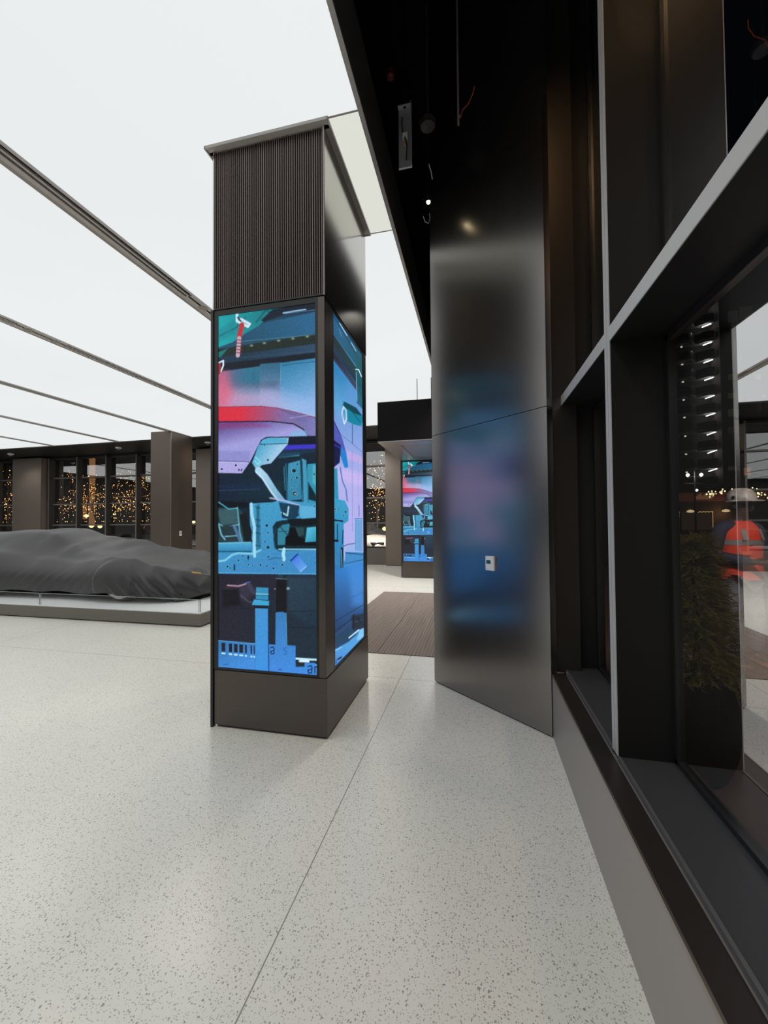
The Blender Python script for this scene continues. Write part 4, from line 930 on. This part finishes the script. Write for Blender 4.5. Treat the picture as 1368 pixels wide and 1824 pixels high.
# planter with conifer
PX, PY = 1.245, 2.70
t = thing('black_planter', 'tall black rounded planter outside the window holding the evergreen', 'planter', (PX, PY, .004))
MB().lathe([(.10, .004), (.135, .03), (.18, .16), (.205, .32), (.20, .50), (.175, .60), (.165, .61), (.16, .56), (.02, .55)], (PX, PY, 0), 32).build('pot', M['pot'], t, smooth=True)
MB().lathe([(.158, .555), (.15, .575), (.01, .58)], (PX, PY, 0), 20).build('soil', M['bark'], t)
t = thing('evergreen_shrub', 'dark green feathery evergreen growing from the black planter', 'shrub', (PX, PY, .56))
MB().tube([(PX, PY, .56), (PX+.01, PY, .9), (PX-.01, PY+.01, 1.25)], .018, 8, .006).build('trunk', M['bark'], t)
fo = MB(); rnd = random.Random(4)
for k in range(2600):
    z = .60+rnd.random()**1.1*.80; rmax = .19*(1-((z-.60)/.86))**.7+.03
    a = rnd.random()*2*PI; rr = rmax*math.sqrt(rnd.random())
    b = Vector((PX+rr*math.cos(a), PY+rr*math.sin(a), z))
    ln = .05+.05*rnd.random(); d = Vector((math.cos(a), math.sin(a), rnd.uniform(-.7, .5))).normalized()
    s = Vector((-math.sin(a), math.cos(a), rnd.uniform(-.3, .3))).normalized()*.004
    for q in range(4):
        c = b+d*ln*q/4; e = c+(d+s.normalized()*rnd.choice((-.9, .9))+Vector((0, 0, rnd.uniform(-.3, .2)))).normalized()*.028
        n_ = (e-c).orthogonal().normalized()*.0035
        fo.quad(c-n_, c+n_, e)
    fo.quad(b-s, b+s, b+d*ln)
# drooping sprays over the rim
for cx, cy, ln in ((PX+.12, PY-.10, .30), (PX+.145, PY-.08, .26), (PX-.02, PY-.17, .16), (PX+.09, PY-.13, .12)):
    for q in range(110):
        f_ = q/110; c = Vector((cx+.03*math.sin(f_*2), cy-.02*f_, .62-f_*ln)); a = rnd.random()*2*PI
        e = c+Vector((math.cos(a)*.022, math.sin(a)*.022, -.035)); n_ = Vector((.003, 0, 0)) if q % 2 else Vector((0, .003, 0))
        fo.quad(c-n_, c+n_, e)
fo.build('foliage', M['leaf'], t)

# ------------------------------------------------------------------ worker outside
wk = thing('person', 'person outside in an orange safety vest, navy sleeves and white hard hat holding a cup', 'person', (2.62, 4.82, .004))
WB = Vector((2.62, 4.82, .004)); ang = math.radians(-72)   # facing towards +x, -y
def W(x, y, z):   # x = person's left(+)/right, y = forward, z up
    f = Vector((math.cos(ang), math.sin(ang), 0)); l = Vector((-f.y, f.x, 0))
    return f*y+l*x+Vector((0, 0, z))
def skin(name, verts, edges, m, root=0, sub=2, smooth=True):
    me = bpy.data.meshes.new(name); me.from_pydata([tuple(v[0]) for v in verts], edges, []); me.materials.append(m)
    o = bpy.data.objects.new(name, me); C.objects.link(o); o.parent = wk
    md = o.modifiers.new('skin', 'SKIN'); md.use_smooth_shade = True
    sv = me.skin_vertices[0].data
    for k, v in enumerate(verts):
        r = v[1]; sv[k].radius = (r, r) if not isinstance(r, tuple) else r
    sv[root].use_root = True
    md2 = o.modifiers.new('sub', 'SUBSURF'); md2.levels = sub; md2.render_levels = sub
    return o
# joints
J = dict(pel=W(0, 0, .95), wa=W(0, .01, 1.08), ch=W(0, .02, 1.28), up=W(0, .01, 1.41), nk=W(0, .03, 1.49), hd0=W(0, .06, 1.56), hd1=W(0, .065, 1.66), hd2=W(0, .05, 1.72),
         sR=W(-.19, 0, 1.40), eR=W(-.27, .0, 1.12), wR=W(-.10, .24, 1.06), hR=W(-.04, .30, 1.065), sL=W(.19, 0, 1.40), eL=W(.28, .03, 1.13), wL=W(.16, .26, 1.08), hL=W(.10, .32, 1.09),
         hipR=W(-.09, 0, .92), kR=W(-.10, .04, .50), aR=W(-.10, 0, .09), hipL=W(.09, 0, .92), kL=W(.12, .05, .50), aL=W(.14, .02, .09))
V = []; E = []
def addv(p, r): V.append((p, r)); return len(V)-1
skinm = mat('skin_tone', (.10, .055, .038), .55)
ip = addv(J['pel'], .12); iw = addv(J['wa'], .11); ic = addv(J['ch'], .13); iu = addv(J['up'], .085); ink = addv(J['nk'], .055); ih0 = addv(J['hd0'], (.068, .075)); ih1 = addv(J['hd1'], (.075, .09)); ih2 = addv(J['hd2'], (.06, .075))
E += [(ip, iw), (iw, ic), (ic, iu), (iu, ink), (ink, ih0), (ih0, ih1), (ih1, ih2)]
for s, sh, el, wr_, hd, hip, kn, an in ((-1, 'sR', 'eR', 'wR', 'hR', 'hipR', 'kR', 'aR'), (1, 'sL', 'eL', 'wL', 'hL', 'hipL', 'kL', 'aL')):
    a = addv(J[sh], .055); b = addv(J[el], .042); c = addv(J[wr_], .028); d = addv(J[hd], .026); E += [(iu, a), (a, b), (b, c), (c, d)]
    dirn = (J[hd]-J[wr_]).normalized(); side = W(0, 0, 1).cross(dirn).normalized()
    for k, (off_, ln) in enumerate(((-.027, .065), (-.009, .075), (.009, .07), (.027, .055))):
        f0 = addv(J[hd]+dirn*.03+Vector((0, 0, off_)), .010); f1 = addv(J[hd]+dirn*(.03+ln*.5)+Vector((0, 0, off_))+side*(.012*s), .009); f2 = addv(J[hd]+dirn*(.03+ln*.62)+Vector((0, 0, off_))+side*(.045*s), .008)
        E += [(d, f0), (f0, f1), (f1, f2)]
    t0 = addv(J[wr_]+dirn*.04+Vector((0, 0, .03)), .012); t1 = addv(J[hd]+Vector((0, 0, .05))+side*(.03*s), .009); E += [(c, t0), (t0, t1)]
    h = addv(J[hip], .085); k_ = addv(J[kn], .055); n_ = addv(J[an], .04); ft = addv(J[an]+W(0, .14, -.05), .035); E += [(ip, h), (h, k_), (k_, n_), (n_, ft)]
skin('body', V, E, skinm)
# face
fm = MB(); hc = W(0, .06, 1.62)
def ell(c, r, n=10, mrows=7):
    return [[Vector(c)+W(r[0]*math.cos(a)*math.cos(b), r[1]*math.sin(a)*math.cos(b), r[2]*math.sin(b)) for a in [2*PI*i/n for i in range(n)]] for b in [-PI/2+.15+(PI-.3)*j/(mrows-1) for j in range(mrows)]]
def local_build(mb, name, m, smooth=True, par=wk):
    mb.v = [tuple(Vector(v)+parent_world(par)) for v in mb.v]; return mb.build(name, m, par, smooth=smooth)
local_build(MB().rings(ell(W(0, .155, 1.60), (.014, .022, .028))), 'nose', skinm)
local_build(MB().rings(ell(W(0, .145, 1.563), (.026, .012, .008))), 'mouth', mat('lips', (.12, .04, .035), .5))
for s in (-1, 1):
    local_build(MB().rings(ell(W(.03*s, .142, 1.63), (.013, .008, .008))), 'eye', M['white'])
    local_build(MB().rings(ell(W(.085*s, .05, 1.615), (.012, .022, .034))), 'ear', skinm)
gl = MB(); gl.tube([W(-.085, .06, 1.635), W(-.07, .145, 1.63), W(0, .165, 1.63), W(.07, .145, 1.63), W(.085, .06, 1.635)], .007, 6); local_build(gl, 'safety_glasses', M['matte_black'])
# clothing
navy = mat('navy_sweatshirt', (.035, .04, .085), .8)
V = []; E = []
a0 = addv(W(0, 0, .93), (.165, .125)); a1 = addv(J['wa'], (.16, .12)); a2 = addv(J['ch'], (.18, .135)); a3 = addv(J['up'], (.12, .10)); a4 = addv(W(0, .02, 1.475), .07); E += [(a0, a1), (a1, a2), (a2, a3), (a3, a4)]
for s, sh, el, wr_ in ((-1, 'sR', 'eR', 'wR'), (1, 'sL', 'eL', 'wL')):
    a = addv(J[sh], .072); b = addv(J[el], .064); c = addv(J[wr_], .05); E += [(a3, a), (a, b), (b, c)]
skin('sweatshirt', V, E, navy)
V = []; E = []
a0 = addv(J['pel'], (.165, .125)); 
for hip, kn, an in (('hipR', 'kR', 'aR'), ('hipL', 'kL', 'aL')):
    a = addv(J[hip]+Vector((0, 0, -.06)), .115); b = addv(J[kn], .085); c = addv(J[an]+Vector((0, 0, .03)), .07); E += [(a0, a), (a, b), (b, c)]
skin('trousers', V, E, mat('grey_work_trousers', (.22, .23, .27), .8, noise=(.5, 14, 14, 14, 0)))
for an in ('aR', 'aL'):
    bt = MB(); b0 = J[an]
    prof = [(-.09, .05, .075), (-.04, .055, .10), (.04, .052, .09), (.12, .052, .065), (.19, .04, .045)]
    bt.rings([[b0+W(wd*math.cos(q), y, 0)+Vector((0, 0, -.086+hh*max(0, math.sin(q)) if math.sin(q) > 0 else -.088)) for q in [2*PI*i/12 for i in range(12)]] for y, wd, hh in prof])
    local_build(bt, 'boot', mat('tan_boot', (.30, .14, .07), .6))
# vest: open shell over chest
vest = mat('orange_safety_vest', (.95, .075, .03), .7, emis=None)
def torso_ring(z, rx, ry, n=40, cy=.015): return [W(rx*math.cos(2*PI*i/n), cy+ry*math.sin(2*PI*i/n), z) for i in range(n)]
vm = MB(); vm.rings([torso_ring(z, rx, ry) for z, rx, ry in ((.88, .205, .165), (.98, .198, .16), (1.10, .195, .158), (1.2, .20, .163), (1.28, .205, .168), (1.36, .18, .15), (1.42, .145, .12), (1.465, .10, .09))], cap=False)
local_build(vm, 'vest', vest)
ref = mat('reflective_grey_tape', (.32, .33, .31), .4)
vm = MB(); vm.rings([torso_ring(1.225, .207, .170), torso_ring(1.275, .210, .173)], cap=False); local_build(vm, 'reflective_band', ref)
for s in (-1, 1):
    vm = MB(); i = len(vm.v); vm.v += [tuple(q) for q in (W(s*.07, .186, 1.27), W(s*.12, .170, 1.27), W(s*.11, .140, 1.385), W(s*.07, .150, 1.385))]; vm.f.append((i, i+1, i+2, i+3)); vm.mi.append(0)
    local_build(vm, 'reflective_strap', ref)
vm = MB(); i = 0
for ps in ([W(-.15, .150, 1.20), W(-.05, .190, 1.20), W(-.05, .192, 1.14), W(-.10, .185, 1.125), W(-.15, .152, 1.14)],):
    vm.quad(*ps)
local_build(vm, 'pocket_flap', mat('bright_orange_flap', (1, .11, .05), .6))
vm = MB(); vm.quad(W(-.085, .187, 1.10), W(-.035, .196, 1.10), W(-.035, .196, 1.055), W(-.085, .187, 1.055)); local_build(vm, 'name_badge', mat('pale_badge', (.5, .52, .5), .5))
# hard hat
hh = MB(); hcx = .045
prof = [(.122, 1.665), (.120, 1.70), (.108, 1.745), (.08, 1.78), (.04, 1.797), (.008, 1.80)]
hh.rings([[W(r*.9*math.cos(q), hcx+r*1.12*math.sin(q), z) for q in [2*PI*i/28 for i in range(28)]] for r, z in prof])
hh.rings([[W(r*.9*math.cos(q), hcx+.012+r*1.15*math.sin(q)+(.035 if math.sin(q) > .4 else 0), z) for q in [2*PI*i/28 for i in range(28)]] for r, z in ((.120, 1.672), (.138, 1.664), (.138, 1.658), (.118, 1.662))])
hat = local_build(hh, 'hard_hat', mat('white_hard_hat', (.62, .6, .57), .35))
for a, z, sz in ((-1.1, 1.71, .02), (-.5, 1.70, .016), (-2.0, 1.715, .02), (-2.7, 1.70, .018), (.4, 1.71, .018)):
    q = a-.6; c = W(.118*.9*math.cos(q), hcx+.118*1.12*math.sin(q), z); nrm = W(math.cos(q), math.sin(q), .3).normalized(); e1 = nrm.cross(Vector((0, 0, 1))).normalized(); e2 = e1.cross(nrm)
    st = MB().quad(*[c+nrm*.004+e1*(sz*math.cos(w_))+e2*(sz*math.sin(w_)) for w_ in [2*PI*i/8 for i in range(8)]])
    local_build(st, 'hat_sticker', M['matte_black'], smooth=False)
# cup, held: a thing of its own
cp = WB+W(.045, .355, 1.02)
t = thing('paper_cup', 'white paper cup held by the person in the orange vest', 'cup', tuple(cp))
MB().lathe([(.028, 0), (.031, .03), (.038, .105), (.040, .108)], cp, 20).build('cup_body', M['white'], t, smooth=True)
MB().lathe([(.042, .106), (.042, .114), (.036, .122), (.01, .122)], cp, 20).build('lid', M['white'], t)

# ------------------------------------------------------------------ night street seen through the right-hand window
# tower with balconies
TY = 70
t = thing('apartment_tower', 'dark apartment tower outside with stacked balconies and white balcony lamps', 'building', (at(1240, 900, TY).x, TY, 0))
xa, xb, xc = at(1197, 850, TY).x, at(1284, 850, TY).x, at(1420, 850, TY).x
tower_m = mat('tower_wall', (.022, .018, .017), .8); bal_m = mat('balcony_concrete', (.30, .29, .27), .7); wl = emat('balcony_lamp', (.95, 1, 1), 9.0); wl2 = emat('balcony_small_lamp', (1, 1, .95), 1.6)
box((xa, TY+2.2, 0), (xb, TY+12, 46)).build('balcony_wing', tower_m, t)
box((xb, TY-.6, 0), (xc, TY+12, 52)).build('brick_wing', mat('tower_brick', (.040, .026, .022), .8, noise=(.3, 3, 3, 1, 0)), t)
box((xa-.5, TY+1, 0), (xa+.2, TY+12, 46)).build('corner_pier', tower_m, t)
zs = [at(1272, yy, TY).z for yy in (573, 606, 638, 670, 703, 735, 769, 802, 835)]
zs = [zs[0]+5.4, zs[0]+2.7]+zs
gw = mat('balcony_glass_rail', (.075, .078, .08), .3)
for k, z in enumerate(zs):
    b = MB(); n_ = 20
    pa = []
    for i in range(n_+1):
        u = i/n_; x = xa+1.6+(xb-xa-1.7)*u; y = TY+2.2-1.9*(.35+.65*abs(math.sin(u*PI*1.5+.5)))
        pa.append((x, y))
    poly = pa+[(xb-.1, TY+2.2), (xa+1.6, TY+2.2)]
    b.prism(poly, z-.12+.25, z+.1+.25)
    sl = b.build('balcony', bal_m, t)
    r_ = MB(); r_.rings([[(x, y, z-2.3+.05) for x, y in pa], [(x, y, z-2.3+1.15) for x, y in pa]], closed=False, cap=False)
    r_.build('railing', gw, sl) if False else r_.build('balcony_rail', gw, t)
    xl = at(1270+k*.6, 800, TY).x
    b = MB().tube([(xl-.65, TY+.9, z-.28), (xl+.55, TY+.9, z+.12)], .075, 6)
    b.build('balcony_lamp', wl, t)
    point('balcony_lamp_light', (xl-.3, TY+.9, z-.35), 45, (.95, 1, 1), .15)
    xs_ = at(1220+k*.6, 800, TY).x
    MB().lathe([(.02, -.14), (.16, -.04), (.16, .06), (.05, .12)], (xs_, TY+.6, z-.35), 8).build('small_lamp', wl2, t)
    MB().box((xa+.1, TY+1.4, z-1.9), (xa+.9, TY+1.5, z-.4)).build('side_balcony', bal_m, t)
def fwin(x0, x1, y0, y1, m, Y, par, name='lit_window'):
    a = at(x0, y1, Y); b_ = at(x1, y0, Y)
    MB().box((a.x, Y-.05, a.z), (b_.x, Y, b_.z)).build(name, m, par)
dimg = emat('dim_green_window', (.028, .032, .012)); warmw = emat('warm_window', (.20, .15, .08)); greyw = emat('grey_window', (.016, .015, .014))
for x0, x1, y0, y1, m_ in ((1297, 1316, 699, 710, dimg), (1297, 1317, 728, 742, dimg), (1297, 1318, 760, 773, greyw), (1297, 1318, 665, 677, dimg), (1347, 1355, 667, 676, warmw), (1350, 1356, 710, 733, greyw), (1358, 1363, 704, 708, warmw), (1297, 1314, 553, 575, greyw), (1317, 1340, 545, 570, greyw), (1350, 1368, 640, 655, greyw), (1297, 1318, 830, 838, dimg)):
    fwin(x0, x1, y0, y1, m_, TY-.6, t)
for x0, x1, y0, y1 in ((1257, 1275, 621, 624), (1257, 1265, 627, 630), (1267, 1276, 627, 630), (1257, 1276, 632, 635), (1216, 1221, 636, 638), (1219, 1223, 760, 762), (1229, 1234, 761, 763), (1261, 1266, 760, 762)):
    fwin(x0, x1, y0, y1, warmw, TY+2.15, t, 'lit_blind')

# storefront
SY = 40
sx0, sx1 = at(1195, 900, SY).x, at(1440, 900, SY).x
t = thing('storefront', 'low shop across the street with an orange sign band and bulb-lined window', 'building', ((sx0+sx1)/2, SY, 0))
zt = at(1250, 868, SY).z; zb = at(1250, 893, SY).z
box((sx0, SY, 0), (sx1, SY+6, zt+.1)).build('wall', mat('shop_wall', (.05, .032, .022), .8), t)
box((sx0, SY-.25, zb), (sx1, SY, zb+.75)).build('sign_band', mat('orange_sign_band', (.35, .10, .05), .6, emis=(.22, .065, .03), es=.2), t)
bg = emat('lit_shop_letters', (.30, .14, .07))
a = at(1240, 886, SY-.3)
for k in range(9):
    xx = at(1240+k*3.3, 880, SY-.3).x; hgt = .30+.12*((k*7) % 3)
    MB().box((xx, SY-.30, zb+.16), (xx+.11, SY-.26, zb+.16+hgt)).build('sign_letter', bg, t)
wz0, wz1 = at(1240, 944, SY).z, at(1240, 912, SY).z; wxa, wxb = at(1209, 912, SY).x, at(1268, 912, SY).x
box((wxa, SY-.04, max(.1, wz0)), (wxb, SY, wz1)).build('shop_window', emat('dim_shop_window', (.035, .022, .012)), t)
bulbm = emat('warm_bulb', (1, .62, .2), 2.6)
bl = MB()
def bulb(mb, p, r):
    x, y, z = p; i = len(mb.v); mb.v += [(x+r, y, z), (x-r, y, z), (x, y+r, z), (x, y-r, z), (x, y, z+r), (x, y, z-r)]
    for f in ((0, 2, 4), (2, 1, 4), (1, 3, 4), (3, 0, 4), (2, 0, 5), (1, 2, 5), (3, 1, 5), (0, 3, 5)): mb.f.append(tuple(i+q for q in f)); mb.mi.append(mb.cur)
rr = .035
for k in range(12): bulb(bl, (wxb, SY-.12, wz1-(wz1-wz0)*k/12), rr)
for k in range(13): bulb(bl, (wxb-1.05*k/12-.0, SY-.12, wz1+.03*((k % 3)-1)), rr)
for k in range(7): bulb(bl, (wxa, SY-.12, wz1-(wz1-wz0)*k/8), rr*.8)
bl.build('window_bulbs', bulbm, t)['kind'] = 'stuff'
for px_, py_ in ((1293, 911), (1230, 912)):
    q = at(px_, py_, SY-.2); MB().lathe([(.03, .2), (.25, .12), (.28, 0), (.1, -.05)], q, 12).build('wall_lamp', emat('shop_lamp', (1, .75, .4), 1.6), t)
point('shop_lamp_light', tuple(at(1293, 915, SY-.8)), 60, (1, .6, .3), .2)
fwin(1325, 1337, 833, 847, emat('uplight_glow', (.30, .13, .05)), 45, thing('lit_wall_panel', 'small amber lit wall panel high beyond the street behind the person', 'wall light', (at(1331, 840, 45).x, 45, 0)), 'glow_panel')
# street lamp
q = at(1237, 846, 28)
t = thing('street_lamp', 'twin-globe street lamp outside in front of the tower', 'street lamp', (q.x, 28, 0))
MB().tube([(q.x, 28, 0), (q.x, 28, q.z+.25)], .07, 8, .045).build('pole', M['black'], t)
MB().tube([(q.x-.36, 28, q.z-.22), (q.x-.2, 28, q.z-.1), (q.x+.2, 28, q.z-.1), (q.x+.36, 28, q.z-.22)], .03, 6).build('arm', M['black'], t)
for s in (-1, 1): MB().lathe([(.03, -.11), (.09, -.05), (.10, .03), (.06, .09), (.015, .12)], (q.x+s*.36, 28, q.z), 12).build('globe', emat('globe_light', (.95, 1, .93), 5), t, smooth=True)
MB().tube([(q.x-.55, 28, q.z-.52), (q.x+.45, 28, q.z-.52)], .02, 6).build('banner_bar', M['black'], t)
MB().lathe([(.02, -.08), (.09, 0), (.02, .09)], (q.x+.06, 28-.1, q.z-.95), 10).build('lower_globe', emat('globe_small', (.95, 1, .9), 3.5), t)
point('street_lamp_light', (q.x, 27.4, q.z), 150, (1, .95, .85), .3)
# string lights over the street
pts0 = [(1258, 878), (1264, 883), (1270, 880), (1276, 884), (1282, 882), (1290, 886), (1297, 880), (1304, 883), (1312, 880), (1320, 876), (1328, 880), (1336, 874), (1344, 879), (1352, 873), (1360, 878), (1368, 874), (1376, 878)]
t = thing('string_lights', 'string of warm bulbs stretched across the street above the person', 'string lights', tuple(at(1310, 880, 14)))
sb_ = MB(); rnd = random.Random(9); wire = []
for k in range(85):
    px_ = 1258+rnd.random()*118; dens = 878+4*math.sin(px_*.13)
    py_ = dens+rnd.gauss(0, 3.2)
    if px_ < 1300 and rnd.random() < .35: continue
    bulb(sb_, at(px_, py_, 14), .019+.012*rnd.random())
sb_.build('bulbs', emat('string_bulb', (1, .80, .42), 5), t)['kind'] = 'stuff'
MB().tube([at(x, y-1.5, 14) for x, y in pts0], .006, 5).build('cable', M['black'], t)
# bare street trees
def bare_tree(x, y, h, spread, lab, seed, bulbs=0, col=(1, .55, .2), cat='tree', grp='street trees', br=.02, zlo=.35, power=4.):
    rn = random.Random(seed)
    t = thing('street_tree', lab, cat, (x, y, 0), grp)
    b = MB(); tips = []
    def grow(p, d, ln, r, lev):
        e = p+d*ln; b.tube([p, (p+e)/2+Vector((rn.uniform(-.03, .03), 0, 0))*ln, e], r, 5, r*.6, cap=False)
        for q in range(4): tips.append(p+(e-p)*rn.random())
        if lev == 0: return
        for q in range(3 if lev > 1 else 4):
            nd = (d+Vector((rn.uniform(-1, 1), rn.uniform(-1, 1), rn.uniform(-.25, .7)))*spread).normalized(); grow(e, nd, ln*rn.uniform(.55, .8), r*.55, lev-1)
    grow(Vector((x, y, 0)), Vector((0, 0, 1)), h*.36, .07, 4)
    b.build('trunk', M['bark'], t)
    if bulbs:
        m_ = MB(); hi = [q for q in tips if q.z > h*zlo] or tips
        for k in range(bulbs):
            if rn.random() < .25: q = rn.choice(hi)+Vector((rn.gauss(0, .05), rn.gauss(0, .05), rn.gauss(0, .05)))
            else: q = Vector((x+rn.gauss(0, .62), y+rn.gauss(0, .4), max(1.6, min(h, 2.75+abs(rn.gauss(0, .8))*(1.3 if rn.random() < .4 else -1) if rn.random() < .5 else 2.75+rn.gauss(0, .35)))))
            bulb(m_, q, br*rn.uniform(.6, 1.5))
        m_.build('fairy_lights', emat('fairy_light', col, power), t)['kind'] = 'stuff'
    return t
q = at(1212, 900, 24); bare_tree(q.x, 24, 5.2, .8, 'thin bare tree outside left of the street lamp', 3)
# far-left street behind the far windows: trees wrapped in fairy lights
farlab = ['fairy-lit tree outside beyond the far windows at the left edge', 'small fairy-lit tree outside right of the wide left pillar', 'fairy-lit tree outside behind the second far window bay', 'dense fairy-lit tree outside just left of the free-standing pillar', 'fairy-lit tree outside right of the free-standing pillar', 'fairy-lit tree outside seen between display column and entrance hood', 'second fairy-lit tree outside near the dense one']
for k, (px_, Y, h, nb) in enumerate(((14, 19, 5.2, 420), (131, 21, 5.0, 300), (172, 20, 4.4, 280), (236, 20, 5.2, 420), (290, 22, 4.6, 260), (672, 19, 4.8, 360), (205, 24, 4.2, 200))):
    q = at(px_, 900, Y); bare_tree(q.x, Y, h, .8, farlab[k], 20+k, int(nb*.58), (1, .46, .13), br=.015, zlo=.22, power=9)
# lit facade and posts far left
t = thing('corner_building', 'building beyond the far windows with warm lit timber posts', 'building', (-26, 34, 0))
box((-60, 34, 0), (4, 40, 9)).build('wall', mat('far_building_wall', (.035, .032, .03), .8), t)
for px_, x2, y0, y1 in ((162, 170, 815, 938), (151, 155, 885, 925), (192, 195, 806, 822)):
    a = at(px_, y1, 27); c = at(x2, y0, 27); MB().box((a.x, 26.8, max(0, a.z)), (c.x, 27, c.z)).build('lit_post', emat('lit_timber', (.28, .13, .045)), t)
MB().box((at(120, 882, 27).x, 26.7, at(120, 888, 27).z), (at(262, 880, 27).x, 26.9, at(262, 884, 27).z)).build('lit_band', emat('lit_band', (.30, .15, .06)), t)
for px_, py_, r_ in ((154, 919, .16), (163, 937, .17), (178, 938, .16), (152, 950, .13), (204, 916, .10), (204, 923, .09), (166, 950, .07), (345, 930, .12), (166, 816, .06), (685, 942, .16)):
    q = at(px_, py_, 26); MB().lathe([(r_*.3, -r_*.8), (r_, -.2*r_), (r_, .3*r_), (r_*.3, r_*.8)], q, 10).build('wall_lamp', emat('warm_lamp', (1, .72, .30), 3), t, smooth=True)
point('far_street_light', (-16, 18, 4.5), 60, (1, .65, .35), .3)
point('far_street_light.001', (-5, 17, 4.5), 50, (1, .75, .5), .3)

# parked cars outside
def street_car(name, label, loc, rz, paint, L_=4.6, Wd=1.85):
    t = thing(name, label, 'car', loc, 'cars parked on the street'); t.rotation_euler = (0, 0, rz)
    def lb(mb, nm, m_, smooth=True, par=t):
        mb.v = [tuple(Vector(v)+parent_world(par)) for v in mb.v]; return mb.build(nm, m_, par, smooth=smooth)
    sec = [(-2.3, .62, .35, .86), (-2.22, .80, .28, .90), (-1.8, .92, .22, .93), (-.6, .96, .20, .93), (.6, .95, .20, .93), (1.3, .86, .22, .92), (1.9, .74, .25, .88), (2.22, .62, .30, .78), (2.3, .50, .38, .66)]
    b = MB()
    for_r = []
    for x, zt_, zb_, hw in sec:
        for_r.append([(x, -hw*.96, zb_), (x, -hw, (zb_+zt_)/2), (x, -hw*.95, zt_-.06), (x, -hw*.7, zt_), (x, 0, zt_+.03), (x, hw*.7, zt_), (x, hw*.95, zt_-.06), (x, hw, (zb_+zt_)/2), (x, hw*.96, zb_)])
    b.rings(for_r); lb(b, 'body', paint)
    g = MB(); g.rings([[(x, -w_, z0_), (x2_, -w_*.8, z1_), (x2_, w_*.8, z1_), (x, w_, z0_)] for x, x2_, w_, z0_, z1_ in ((-1.9, -1.6, .80, .88, 1.0), (-1.0, -.9, .84, .92, 1.40), (.2, .1, .84, .92, 1.43), (1.15, 1.0, .80, .86, .95))]); lb(g, 'cabin', mat('dark_car_glass', (.02, .022, .025), .08), smooth=False)
    for x in (-1.4, 1.42):
        for s in (-1, 1):
            wv_ = lb(MB().lathe([(.2, -.11), (.33, -.10), (.33, .10), (.2, .11)], (x, s*.82, .33), 24, axis='y'), 'wheel', M['rubber'])
            lb(MB().lathe([(.21, -.115*1), (.05, -.09), (.05, .09), (.21, .115)], (x, s*.82, .33), 20, axis='y'), 'rim', M['rim'], False, wv_) if False else lb(MB().lathe([(.21, -.115), (.05, -.10), (.05, .10), (.21, .115)], (x, s*.82, .33), 20, axis='y'), 'wheel_rim', M['rim'], False)
    for s in (-1, 1):
        lb(MB().prism([(2.02, s*.45), (2.3, s*.42), (2.16, s*.80), (1.85, s*.84)], .58, .66), 'headlamp', mat('headlamp_dark', (.06, .06, .07), .15))
    lb(MB().prism([(2.25, -.35), (2.325, -.3), (2.325, .3), (2.25, .35)], .34, .50), 'grille', M['black'])
    for s in (-1, 1): lb(MB().prism([(2.18, s*.45), (2.30, s*.42), (2.22, s*.72), (2.12, s*.76)], .32, .46), 'air_intake', M['black'])
    return t
wp = mat('white_car_paint', (.62, .58, .55), .2, 0, .5, coat=.5); sp = mat('silver_car_paint', (.30, .31, .32), .25, .5)
q = at(668, 965, 16.3); street_car('parked_car', 'white car parked outside seen between display column and entrance hood', (q.x-.9, 16.9, 0), math.radians(-38), wp)
q = at(236, 940, 17.5); street_car('parked_car', 'silver car parked outside left of the free-standing pillar', (q.x, 18.0, 0), math.radians(10), sp)
q = at(345, 955, 17); street_car('parked_car', 'grey car parked outside right of the free-standing pillar', (q.x+1.0, 17.6, 0), math.radians(160), sp)
spot('car_fill_light', (-3.0, 14.5, 5.0), (-4.0, 16.9, .5), 3500, (1, .9, .75), 70)  # added spot that brightens the white parked car, no lamp built
